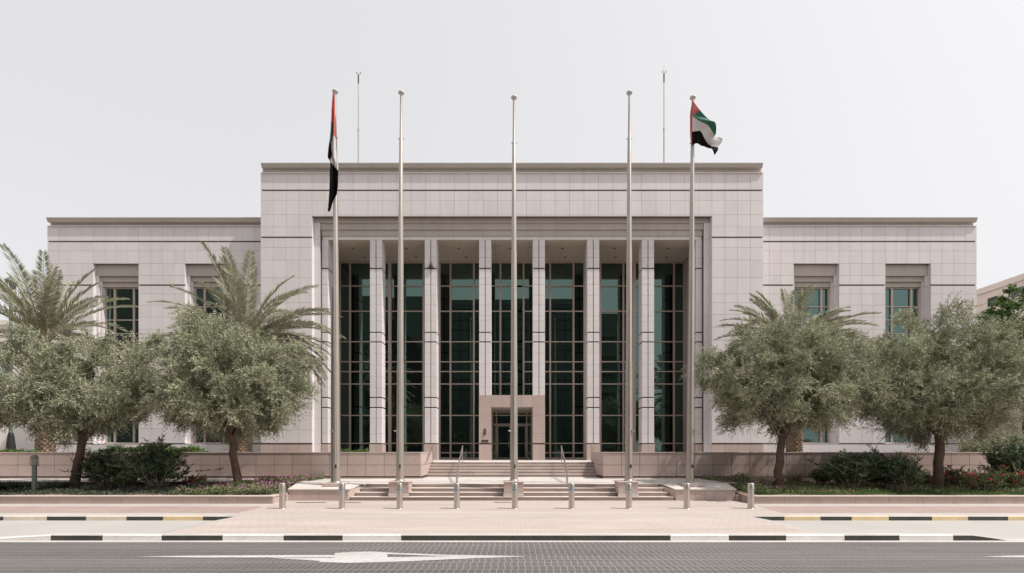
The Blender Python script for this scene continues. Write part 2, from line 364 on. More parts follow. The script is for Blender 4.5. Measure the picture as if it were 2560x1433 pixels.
segs = [(bx(eR[i]), bx(eR[i+1]), 1 if i % 2 == 0 else 3) for i in range(7)]
x = bx(2520); k = 0
while x < 60: segs.append((x, x+1.1, 3 if k % 2 == 0 else 1)); x += 1.1; k += 1
kerb('rear_kerb', YB, YB+0.14, segs, lambda x: 0.0, -0.14)

# road markings (thin paint sheets on the road)
def gp(px, py, z=-0.126): 
    Yg = (CZ - z) * F / (py - HZ); return (X(px, Yg), Yg, z)
g = MB()
polys = [[(333,1391.7),(504,1388.8),(838,1387.6),(838,1393.5),(504,1394)],
         [(672,1394.2),(838,1395.4),(813,1402),(795,1402)],
         [(836,1382.7),(875,1380),(932,1379),(968,1381),(968,1405),(872,1407.3),(795,1405),(813,1396.5),(838,1394)],
         [(968,1381),(996,1382.5),(1110,1387),(1308,1390.4),(1308,1392),(1130,1391),(968,1385.6)],
         [(968,1393),(1110,1391.2),(1308,1391.9),(1194,1395.3),(1000,1404),(968,1405)]]
for i, p in enumerate(polys): g.face([gp(a, b, -0.126 + 0.0008*i) for a, b in p])
struct(g, 'road_marking', M['marking'], 'white painted arrow marking stretched across the grey road', fix=False)
g = MB(); g.face([gp(2450,1391.6), gp(2530,1389), gp(2640,1388), gp(2640,1394), gp(2530,1393.4)])
struct(g, 'road_marking', M['marking'], fix=False)

# ------------------------------------------------------------------ steps, terrace, beds
def flight(name, y0, n, z0, rise, tread, ends, label=None):
    """ends(i) -> (xl, xr) of step i"""
    g = MB()
    for i in range(n):
        xl, xr = ends(i); zt_ = z0 + rise*(i+1); ya = y0 + tread*i; yb = y0 + tread*(n) + 0.02
        # riser blocks with joints, tread slabs with a nosing
        x = xl; k = 0
        while x < xr - 0.01:
            w = min(R.uniform(1.1, 1.5), xr - x)
            if xr - x - w < 0.4: w = xr - x
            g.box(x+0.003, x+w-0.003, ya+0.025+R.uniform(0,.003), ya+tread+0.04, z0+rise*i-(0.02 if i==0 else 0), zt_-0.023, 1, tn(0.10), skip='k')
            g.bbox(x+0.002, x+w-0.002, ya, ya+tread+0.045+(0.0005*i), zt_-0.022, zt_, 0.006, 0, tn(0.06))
            x += w
        g.box(xl, xr, ya+0.045, yb, z0-0.05, zt_-0.03, 2)
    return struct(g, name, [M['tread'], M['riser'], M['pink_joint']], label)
ZT = 0.56
flight('lower_steps', 17.7, 4, 0.0, 0.14, 0.3, lambda i: (-5.93+0.1*i, 5.93-0.1*i))
flight('upper_steps', 23.6, 5, ZT, 0.14, 0.3, lambda i: (-4.16, 4.16))
ZU = 1.26
g = MB()
def slabs(g, x0, x1, y0, y1, z, sx, sy, th=0.04, gap=0.006, mi=0, t=0.05):
    nx = max(1, round((x1-x0)/sx)); ny = max(1, round((y1-y0)/sy))
    for i in range(nx):
        for j in range(ny):
            g.box(x0+(x1-x0)*i/nx+gap/2, x0+(x1-x0)*(i+1)/nx-gap/2, y0+(y1-y0)*j/ny+gap/2, y0+(y1-y0)*(j+1)/ny-gap/2, z-th, z, mi, tn(t), skip='b')
    g.box(x0, x1, y0, y1, z-th-0.3, z-0.012, 1)
slabs(g, -5.5, 5.5, 18.95, 22.06, ZT-0.001, 0.9, 0.75)
slabs(g, -8.9, -5.5, 19.0, 22.06, ZT-0.001, 0.9, 0.75); slabs(g, 5.5, 8.9, 19.0, 22.06, ZT-0.001, 0.9, 0.75)
slabs(g, -4.16, 4.16, 22.06, 23.66, ZT-0.001, 0.9, 0.75)
struct(g, 'terrace', [M['terrace'], M['pink_joint']])
g = MB(); slabs(g, -4.16, 4.16, 25.12, 26.2, ZU, 0.9, 0.75); slabs(g, -29, 29, 26.2, 29.0, ZU, 0.9, 0.75); slabs(g, -12.6, 12.6, 29.0, 33.9, ZU, 0.9, 0.75)
struct(g, 'portico_floor', [M['terrace'], M['pink_joint']])

# platforms beside the lower steps (pole bases stand on them)
for sx, lab in ((-1, 'pink granite platform left of the steps, in full sun'), (1, 'pink granite platform right of the steps, in the tree shade')):
    t = thing('stone_platform', (sx*7.1, 17.7, 0), lab, 'platform', 'platforms flanking the lower steps')
    g = MB()
    # body (sloping top up to the terrace), front faced with slabs
    xs = [5.99, 6.35, 6.71, 7.08, 7.44, 7.80, 8.17] if sx > 0 else [5.99, 7.09, 8.17]
    for a, b in zip(xs[:-1], xs[1:]): g.box(sx*(a+.004), sx*(b-.004), 17.7, 17.75, 0, 0.385, 0, tn())
    g.raw([(sx*5.995,17.72,0),(sx*8.165,17.72,0),(sx*8.7,21.9,0),(sx*5.50,19.0,0),(sx*5.5,22.0,0),
           (sx*5.995,17.72,.385),(sx*8.165,17.72,.385),(sx*8.7,21.9,.50),(sx*5.50,19.0,.50),(sx*5.5,22.0,.50)],
          [(0,1,6,5),(0,5,8,3),(1,2,7,6),(3,8,9,4),(2,4,9,7),(5,6,7,9,8)], 0)
    g.build('body', [M['pink'], M['pink_joint']], t)
    g = MB(); z1 = .43
    for (a, b, c, d, t0, t1, t2, t3) in [(5.96,8.20,8.33,5.78,17.67,17.67,18.6,18.6)]:
        g.raw([(sx*a,t0,z1-.045),(sx*b,t1,z1-.045),(sx*c,t2,ZT-.05),(sx*d,t3,ZT-.05),(sx*a,t0,z1),(sx*b,t1,z1),(sx*c,t2,ZT-.005),(sx*d,t3,ZT-.005)],
              [(0,1,5,4),(1,2,6,5),(2,3,7,6),(3,0,4,7),(4,5,6,7),(0,3,2,1)])
    g.raw([(sx*5.78,18.6,ZT-.05),(sx*8.33,18.6,ZT-.05),(sx*8.42,19.02,ZT-.05),(sx*5.5,19.02,ZT-.05),(sx*5.78,18.6,ZT-.005),(sx*8.33,18.6,ZT-.005),(sx*8.42,19.02,ZT-.003),(sx*5.5,19.02,ZT-.003)],
          [(0,1,5,4),(1,2,6,5),(2,3,7,6),(3,0,4,7),(4,5,6,7)])
    g.build('coping', M['tread'], t)

# low planter walls along the pavement
for sx, lab in ((-1, 'low pink granite planter wall along the pavement on the left'), (1, 'low pink granite planter wall along the pavement on the right')):
    xc = 8.22 if sx < 0 else 8.32
    t = thing('planter_wall', (sx*xc, 16.6, 0), lab, 'planter wall', 'low planter walls by the pavement')
    g = MB(); x = xc + 0.0
    while x < 60:
        w = R.uniform(0.85, 1.25) if x < 30 else 10
        g.box(sx*(x+.004), sx*(x+w-.004), 16.62, 16.66, 0, .235, 0, tn(0.07)); x += w
    g.box(sx*(xc+.02), sx*60, 16.64, 16.9, 0, .234, 1)
    for j in range(2): g.box(sx*(xc-.002), sx*(xc+.035), 16.665+.52*j, 17.175+.52*j, 0, .234, 0, tn())
    g.box(sx*(xc+.03), sx*(xc+.3), 16.9, 17.7, 0, .233, 1)
    g.box(sx*8.172, sx*(xc+.25), 17.55, 17.697, 0, .232, 0, 0)
    g.build('wall_body', [M['pink'], M['pink_joint']], t)
    g = MB(); x = xc - .02
    while x < 60:
        w = R.uniform(1.3, 1.7) if x < 30 else 10
        g.bbox(sx*(x+.002), sx*(x+w-.002), 16.59, 16.93, .236, .276, .008, 0, tn()); x += w
    g.bbox(sx*(xc-.02), sx*(xc+.3), 16.932, 17.7, .236, .276, .008, 0, tn())
    g.build('coping', M['pink_top'], t)

# planted beds
def hsoil(x, y): return 0.235 + (y - 16.9) * 0.058 + 0.03*math.sin(x*1.7+y) + 0.02*math.sin(x*4.1-y*3)
for sx in (-1, 1):
    g = MB(); nx, ny = 90, 12
    P = [[None]*(ny+1) for _ in range(nx+1)]
    for i in range(nx+1):
        for j in range(ny+1):
            xx = 8.24 + (50-8.24) * (i/nx)**1.6; yy = 16.9 + (22.04-16.9)*j/ny
            if i == 0: xx = 8.24 + (0.45*max(0, yy-17.7)/4.3)
            P[i][j] = (sx*xx, yy, hsoil(sx*xx, yy))
    for i in range(nx):
        for j in range(ny): g.face([P[i][j], P[i+1][j], P[i+1][j+1], P[i][j+1]], sm=True)
    struct(g, 'planting_bed', M['soil'])
g = MB(); slabs(g, -50, -11.7, 19.9, 22.04, .56, 1.2, 0.7); struct(g, 'footpath', [M['terrace'], M['pink_joint']])

# upper retaining walls with the raised planters
for sx, lab, xe in ((-1, 'long pink granite retaining wall left of the upper steps', 60), (1, 'long pink granite retaining wall right of the upper steps', 22.4)):
    t = thing('retaining_wall', (sx*4.16, 22.05, ZT), lab, 'retaining wall', 'upper retaining walls beside the steps')
    g = MB(); x = 4.16; ww = 0.835
    zr = [(ZT+.11, 1.175), (1.192, 1.735)]
    while x < xe - .01:
        w = min(ww if x < 26 else 4.0, xe - x)
        for a, b in zr: g.box(sx*(x+.009), sx*(x+w-.009), 22.05, 22.09, a, b, 0, tn(.06))
        x += w
    g.box(sx*4.18, sx*xe, 22.062, 22.4, ZT+.11, 1.735, 1)
    g.box(sx*4.16, sx*xe, 22.10, 22.4, ZT-.1, ZT+.07, 1)
    g.box(sx*4.155, sx*xe, 22.055, 22.1, ZT-.1, ZT+.05, 0, .02)
    # cheek beside the upper steps
    for j, (ya, yb) in enumerate(((22.09,22.9),(22.9,23.7),(23.7,24.5),(24.5,25.3))):
        for a, b in zr: g.box(sx*4.158, sx*4.2, ya+.004, yb-.004, a, b, 0, tn(.05))
    g.box(sx*4.18, sx*4.5, 22.4, 25.3, ZT-.05, 1.735, 1)
    g.box(sx*4.5, sx*xe, 25.0, 25.3, ZU-.2, 1.735, 1)
    g.build('wall_body', [M['pink'], M['pink_joint']], t)
    g = MB(); x = 4.14
    while x < xe:
        w = min(1.67 if x < 26 else 8.0, xe - x + .01)
        g.bbox(sx*(x+.002), sx*(x+w-.002), 22.03, 22.42, 1.737, 1.772, .006, 0, tn()); x += w
    g.bbox(sx*4.14, sx*4.52, 22.422, 25.32, 1.737, 1.772, .006, 0, tn())
    g.build('coping', M['pink_top'], t)
g = MB()
for sx, xe in ((-1, 60), (1, 60)):
    g.box(sx*4.5, sx*xe, 22.4, 25.0, 1.0, 1.68)
struct(g, 'raised_bed', M['soil'])
g = MB(); g.box(-90, -29.2, 25.3, 60, 1.0, 1.62); g.box(29.2, 90, 25.3, 60, 1.0, 1.62); struct(g, 'side_ground', M['sand'])

# ------------------------------------------------------------------ main building
bld = thing('government_building', (0, 30, ZU), 'large pale granite institutional building with a six column portico and two lower wings', 'building')
Ym = 29.5; sm_ = F / Ym
zm = lambda py: Z(py, Ym); xm = lambda px: X(px, Ym)
GROOVE = 0.052
def wall_cells(g, xs, zs, yf, grooves=(), gap=0.012, th=0.07, holes=(), mi=0, t=0.035):
    """stone panels between joint positions xs, zs; zs entries near a groove get a wide gap"""
    for i in range(len(xs)-1):
        for j in range(len(zs)-1):
            x0, x1, z0, z1 = xs[i], xs[i+1], zs[j], zs[j+1]
            cx, cz = (x0+x1)/2, (z0+z1)/2
            if any(h[0] < cx < h[1] and h[2] < cz < h[3] for h in holes): continue
            g0 = GROOVE if any(abs(z0-q) < 1e-4 for q in grooves) else gap/2
            g1 = GROOVE if any(abs(z1-q) < 1e-4 for q in grooves) else gap/2
            g.box(x0+gap/2, x1-gap/2, yf, yf+th, z0+g0, z1-g1, mi, tn(t), skip='k')
XO = 12.2; XE = 15.33                       # opening edge, block edge
yrows = [431, 476, 501, 537, 567.5, 593.5, 619, 650.5, 694, 735, 757, 786, 819, 851, 882, 914, 945, 977, 1008, 1040, 1075, 1109.5]
zrows = sorted([zm(y) for y in yrows]); grv = [zm(476), zm(593.5), zm(1109.5)]
ZO = zm(540.5)
g = MB()
for sx in (-1, 1):
    xs = sorted([sx*(XO + (XE-XO)*k/4) for k in range(5)])
    wall_cells(g, xs, zrows, Ym, grv)
    wall_cells(g, xs, [ZU-.1, zm(1109.5)], Ym-.012, grv, mi=3, t=.05)
xs = [-XO, -XO+.78] + [-XO+.78 + (2*(XO-.78))*k/26 for k in range(1, 26)] + [XO-.78, XO]
wall_cells(g, xs, [ZO] + [z for z in zrows if z > zm(538)], Ym, grv)
# bodies behind the panels
for sx in (-1, 1):
    g.box(sx*(XO+.012), sx*(XE-.031), Ym+.07, 34.6, 1.0, 18.80, 1)
g.box(-XO+.012, XO-.012, Ym+.071, 30.1, ZO+.012, 18.80, 1)
# outer sides of the block (panel courses)
for sx in (-1, 1):
    zz = zrows
    for j in range(len(zz)-1):
        for k in range(6):
            ya = Ym + .074 + k*.95
            g.box(sx*(XE-.03), sx*XE, ya+.004, ya+.946, zz[j]+(GROOVE if zz[j] in grv else .0035), zz[j+1]-(GROOVE if zz[j+1] in grv else .0035), 0, tn(.025))
    # opening reveals
    g.box(sx*(XO-.001), sx*(XO+.014), Ym+.072, Ym+.33, ZU, ZO+.01, 0, 0)
g.box(-XE+.05, XE-.05, 34.6, 52, 1.0, 18.80, 1)
g.build('block_wall', [M['stone'], M['joint'], M['groove'], M['pink']], bld)

# stepped frame of the opening and lintel fascias
g = MB()
ys_l = [540.5, 557.6, 573.8, 589.6, 599.5]
ypl = [Ym+.30, Ym+.38, Ym+.46, Ym+.53]
ZL = [Z(540.5, Ym)] + [Z(y, p) for y, p in zip(ys_l[1:], ypl)]
XJ = 11.83                                    # inner edge of the frame strip
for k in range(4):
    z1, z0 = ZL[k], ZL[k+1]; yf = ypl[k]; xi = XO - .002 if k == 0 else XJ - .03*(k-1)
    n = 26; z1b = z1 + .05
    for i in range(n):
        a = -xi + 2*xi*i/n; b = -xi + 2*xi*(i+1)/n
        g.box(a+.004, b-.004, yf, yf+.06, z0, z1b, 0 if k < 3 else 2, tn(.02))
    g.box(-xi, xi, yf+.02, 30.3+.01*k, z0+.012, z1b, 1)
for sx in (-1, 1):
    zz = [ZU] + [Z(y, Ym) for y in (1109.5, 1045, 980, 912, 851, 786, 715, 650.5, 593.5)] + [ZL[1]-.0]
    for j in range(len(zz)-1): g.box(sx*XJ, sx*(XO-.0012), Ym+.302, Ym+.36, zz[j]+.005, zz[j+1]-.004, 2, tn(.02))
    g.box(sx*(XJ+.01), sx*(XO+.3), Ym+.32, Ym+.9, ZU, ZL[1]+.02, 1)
g.build('portal_frame', [M['stone_shaded'], M['joint'], M['stone']], bld)

# cornice
def cornice(x0, x1, yw, ztop, zb0, zr0, zl1, zl0, name, endl=True, endr=True, depth=3.0):
    """top band with an inward sloping face, recessed band, thin ledge"""
    g = MB(); o = -.10
    n = max(2, int((x1-x0)/1.2))
    for i in range(n):
        a = x0 - (o if endl and i == 0 else 0) + 0; b = x1 + (o if endr and i == n-1 else 0)
        a = a if i == 0 else x0+(x1-x0)*i/n; b = b if i == n-1 else x0+(x1-x0)*(i+1)/n
        g.extrude_x([(yw+.02, zb0), (yw-.10, zb0), (yw-.11, zb0+.035), (yw-.185, ztop-.045), (yw-.185, ztop), (yw+.3, ztop)], a+.003, b-.003, 0, tn(.02))
        a2 = a + (.07 if endl and i == 0 else 0); b2 = b - (.07 if endr and i == n-1 else 0)
        g.extrude_x([(yw+.2, zl1-.002), (yw+.10, zl1-.002), (yw+.05, zb0-.03), (yw-.03, zb0-.004), (yw-.03, zb0+.002), (yw+.2, zb0+.002)], a2+.003, b2-.003, 0, tn(.02))
    el = -.06
    g.box(x0-(el if endl else 0), x1+(el if endr else 0), yw-.08, yw+.3, zl0, zl1, 1, .02)
    g.box(x0+.02, x1-.02, yw+.2, yw+depth, zl0-.02, ztop-.03, 0)
    return g.build(name, [M['stone_shaded'], M['stone']], bld)
cornice(-XE, XE, Ym, Z(404, 29.2), Z(416.5, 29.3), 0, Z(430, 29.4), Z(431.5, 29.4), 'cornice')

# soffit of the portico
g = MB(); ZS = 14.95
xs = [-11.9 + 23.8*i/22 for i in range(23)]
for i in range(22):
    for (ya, yb) in ((30.06,31.2),(31.2,32.4),(32.4,33.45)):
        g.box(xs[i]+.006, xs[i+1]-.006, ya+.006, yb-.006, ZS, ZS+.03, 0, tn(.03))
g.box(-12.1, 12.1, 30.05, 33.9, ZS+.012, 16.0, 1)
g.build('soffit', [M['soffit'], M['joint']], bld)
cxs = [1.67, 5.05, 8.45]
bays = [(-11.95,-8.45),(-8.45,-5.05),(-5.05,-1.67),(-1.67,1.67),(1.67,5.05),(5.05,8.45),(8.45,11.95)]
for a, b in bays:
    c = (a+b)/2
    for yy, off in ((31.3, -.1), (32.7, .25)):
        g = MB(); g.lathe(c+off, yy, [(.03, ZS-.05), (.09, ZS-.03), (.09, ZS+.0)], 12); g.build('ceiling_light', M['iron'], bld)
# inner side walls of the portico
for sx in (-1, 1):
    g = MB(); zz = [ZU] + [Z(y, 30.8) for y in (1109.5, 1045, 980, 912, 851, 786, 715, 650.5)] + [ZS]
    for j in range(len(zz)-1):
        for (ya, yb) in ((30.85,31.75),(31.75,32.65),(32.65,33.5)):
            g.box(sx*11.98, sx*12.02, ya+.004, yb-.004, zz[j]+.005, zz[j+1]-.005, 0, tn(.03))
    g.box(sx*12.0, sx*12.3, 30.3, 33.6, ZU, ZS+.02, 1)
    g.build('side_wall', [M['stone_shaded'], M['joint']], bld)

# columns and half columns
Yc = 30.04; zc = lambda y: Z(y, Yc)
crow = [599, 620, 644, 671, 695, 711.5, 738, 762, 790, 803, 831, 855, 883, 911, 942, 968.5, 994, 1019, 1045, 1084.6, 1109.5]
cz = sorted(zc(y) for y in crow); cg = [zc(y) for y in (671, 831, 855, 994, 1019, 1109.5)]
def column(x0, x1, name, split=True, d=.8, zb=ZU):
    t = MB(); w = x1-x0
    cols_ = [(x0, (x0+x1)/2-.023), ((x0+x1)/2+.023, x1)] if split else [(x0, x1)]
    for j in range(len(cz)-1):
        z0, z1 = cz[j], cz[j+1]
        if z1 < zb: continue
        a = z0 + (.038 if z0 in cg else .004); b = z1 - (.038 if z1 in cg else .004)
        for (p, q) in cols_: t.bbox(p, q, Yc, Yc+d, max(a, zb), b, .012, 0, tn(.025))
    t.box(x0+.035, x1-.035, Yc+.035, Yc+d-.035, zb, cz[-1]-.005, 1)
    o = t.build(name, [M['stone'], M['groove']], bld, origin=((x0+x1)/2, Yc+d/2, zb))
    if zb < zc(1109.5):
        p = MB()
        for (a, b) in ([(x0-.03, (x0+x1)/2-.004), ((x0+x1)/2+.004, x1+.03)] if split else [(x0-.03, x1+.03)]):
            p.bbox(a, b, Yc-.03, Yc+d+.03, ZU-.02, zc(1109.5)-.04, .01, 0, tn(.03))
        p.build('plinth', M['pink'], o)
    return o
for i, c in enumerate((-8.45, -5.05, -1.67, 1.67, 5.05, 8.45)):
    zb = ZU if abs(c) > 2 else Z(988, 29.95)
    column(c-.375, c+.375, 'column', zb=zb)
for sx in (-1, 1):
    a, b = sorted((sx*11.43, sx*11.81)); column(a, b, 'half_column', split=False)

# curtain wall windows behind the portico
Yg = 33.5; xg = lambda p: X(p, Yg); zg = lambda p: Z(p, Yg)
trans_y = [716, 779, 855, 905, 929.5, 960.5, 1039, 1108.7, 1132]
mull = [.80, 2.64, 4.25, 6.12, 7.70, 9.48, 11.2]
mull = sorted([-m for m in mull] + mull)
def window(xa, xb, za, zb, yf, mx, tz, name='window', fw=.11, mw=.12, tw=.075, gm='glass', parent=bld, fr='mullion', dep=.09, jit=.003):
    g = MB()
    g.box(xa, xa+fw, yf-dep, yf+.02, za, zb); g.box(xb-fw, xb, yf-dep, yf+.02, za, zb)
    g.box(xa+fw, xb-fw, yf-dep, yf+.02, zb-fw, zb); g.box(xa+fw, xb-fw, yf-dep, yf+.02, za, za+fw)
    mx = [m for m in mx if xa+fw < m < xb-fw]; tz = [t for t in tz if za+fw < t < zb-fw]
    for m in mx: g.box(m-mw/2, m+mw/2, yf-dep-.004, yf+.02, za+fw, zb-fw)
    ex = [xa+fw] + sum([[m-mw/2, m+mw/2] for m in mx], []) + [xb-fw]
    for t in tz:
        for i in range(0, len(ex), 2): g.box(ex[i], ex[i+1], yf-dep+.012, yf+.02, t-tw/2, t+tw/2)
    w = g.build(name, M[fr], parent, origin=((xa+xb)/2, yf, za))
    q = MB(); cx = [xa+.03] + mx + [xb-.03]; czs = [za+.03] + sorted(tz) + [zb-.03]
    for i in range(len(cx)-1):
        for j in range(len(czs)-1):
            ax, az = R.uniform(-jit, jit), R.uniform(-jit, jit)
            w_, h_ = cx[i+1]-cx[i], czs[j+1]-czs[j]
            yy = [yf - ax*w_/2*.5 - az*h_/2*.5, yf + ax*w_/2*.5 - az*h_/2*.5, yf + ax*w_/2*.5 + az*h_/2*.5, yf - ax*w_/2*.5 + az*h_/2*.5]
            pts = [(cx[i], czs[j]), (cx[i+1], czs[j]), (cx[i+1], czs[j+1]), (cx[i], czs[j+1])]
            q.face([(p[0], y_, p[1]) for p, y_ in zip(pts, yy)])
    q.build('glass', M[gm], w, fix=False)
    return w
ZDH = Z(1004, Yg)
for a, b in bays:
    if a == -1.67: window(a, b, ZDH, ZS-.01, Yg, mull + [0.0], [zg(t) for t in trans_y])
    else: window(a, b, ZU+.01, ZS-.01, Yg, mull, [zg(t) for t in trans_y])

# entrance surround
g = MB(); Ys = 29.9
xo, xi_, zt_, zi = 2.045, 1.285, Z(988, Ys), Z(1018, Ys)
for sx in (-1, 1):
    a, b = sorted((sx*xi_, sx*xo))
    zz = [ZU-.02, Z(1109.5, Ys)]
    for (p, q) in ((a, (a+b)/2), ((a+b)/2, b)): g.box(p+.004, q-.004, Ys-.02, Ys+.9, ZU-.02, Z(1110.5, Ys)-.02, 0, tn(.03))
    zz = [Z(1108, Ys), Z(1084, Ys), Z(1040, Ys), zi-.0]
    for j in range(3): g.box(a, b, Ys, Ys+.9, zz[j]+.005, zz[j+1]-.004, 0, tn(.03))
    g.box(a+.03, b-.03, Ys+.03, Ys+.88, ZU-.02, zt_-.05, 1)
    # inner lining running back to the door
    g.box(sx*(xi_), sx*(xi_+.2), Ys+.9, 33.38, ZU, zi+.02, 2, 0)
n = 4; xx = [-xo, -xi_+.0, -.62, .62-.04, xi_, xo]
for i in range(len(xx)-1): g.box(xx[i]+.004, xx[i+1]-.004, Ys, Ys+.9, zi+.001, zt_, 0, tn(.03))
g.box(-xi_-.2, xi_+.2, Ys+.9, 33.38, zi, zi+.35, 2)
g.box(-xo+.05, xo-.05, Ys+.9, 33.36, zi+.352, zt_-.02, 0)
g.build('entrance_surround', [M['pink'], M['groove'], M['soffit']], bld)
# entrance screen and doors
Yd = 33.3; xd = lambda p: X(p, Yd); zd = lambda p: Z(p, Yd)
zdt = zd(1062)
for (a, b) in ((-xi_-.1, xd(1241)), (xd(1317), xi_+.1)):
    window(a, b, ZU+.01, zdt-.002, Yd, [], [zd(1108.7), zd(1132)], 'side_light', fw=.06)
window(-xi_-.1, xi_+.1, zdt, zi-.005, Yd, [xd(1241.5), xd(1280), xd(1316.5)], [zd(1039)], 'transom_light', fw=.07, mw=.07, tw=.07)
xmid = xd(1279)
for (a, b) in ((xd(1241)+.002, xmid-.003), (xmid+.003, xd(1317)-.002)):
    d = window(a, b, ZU+.012, zdt-.004, Yd-.02, [], [zd(1108.7)], 'door', fw=.12, tw=.06, fr='alu', dep=.05, jit=.001)
    g = MB(); hx = b-.2 if a < 0 and b < .1 else a+.2
    g.tube([(hx, Yd-.09, ZU+.85), (hx, Yd-.15, ZU+.88), (hx, Yd-.15, ZU+1.45), (hx, Yd-.09, ZU+1.48)], .018, 8)
    g.build('handle', M['steel'], d)
# name plaque and emblem on the left pier, little box on second column
g = MB(); g.bbox(X(1204,Ys), X(1221,Ys), Ys-.03, Ys, Z(1106,Ys), Z(1100,Ys), .004)
for k in range(7):
    a = X(1205.5+2*k, Ys); g.box(a, a+.03, Ys-.033, Ys-.03, Z(1103.8,Ys), Z(1102.3,Ys), 1)
g.build('plaque', [M['black'], M['alu']], bld)
g = MB()
cx_ = X(1212.5, Ys)
prof = [(1071.5,-.09,.09),(1073.5,-.06,.07),(1076,-.07,.08),(1079,-.085,.09),(1083,-.09,.085),(1086,-.085,.05),(1090,-.06,-.01)]
for (y0, l0, r0), (y1, l1, r1) in zip(prof[:-1], prof[1:]):
    g.raw([(cx_+l0,Ys-.02,Z(y0,Ys)),(cx_+r0,Ys-.02,Z(y0,Ys)),(cx_+r1,Ys-.03,Z(y1,Ys)),(cx_+l1,Ys-.03,Z(y1,Ys)),
           (cx_+l0,Ys,Z(y0,Ys)),(cx_+r0,Ys,Z(y0,Ys)),(cx_+r1,Ys,Z(y1,Ys)),(cx_+l1,Ys,Z(y1,Ys))], [(0,1,2,3),(0,4,5,1),(1,5,6,2),(3,2,6,7),(0,3,7,4)])
for k in range(10):
    zz_ = Z(1073+1.5*k, Ys); g.box(cx_-.06+.01*(k%3), cx_+.05-.01*(k%2), Ys-.05, Ys-.02, zz_, zz_+.012)
g.build('wall_emblem', mat('weathered_bronze', (0.17, 0.125, 0.10), 0.6, n1=(0.4, 20)), bld)
g = MB(); g.bbox(X(1077,Yc), X(1084,Yc), Yc-.14, Yc-.03, Z(1143,Yc), Z(1138,Yc), .01); g.build('wall_light', M['iron'], bld)

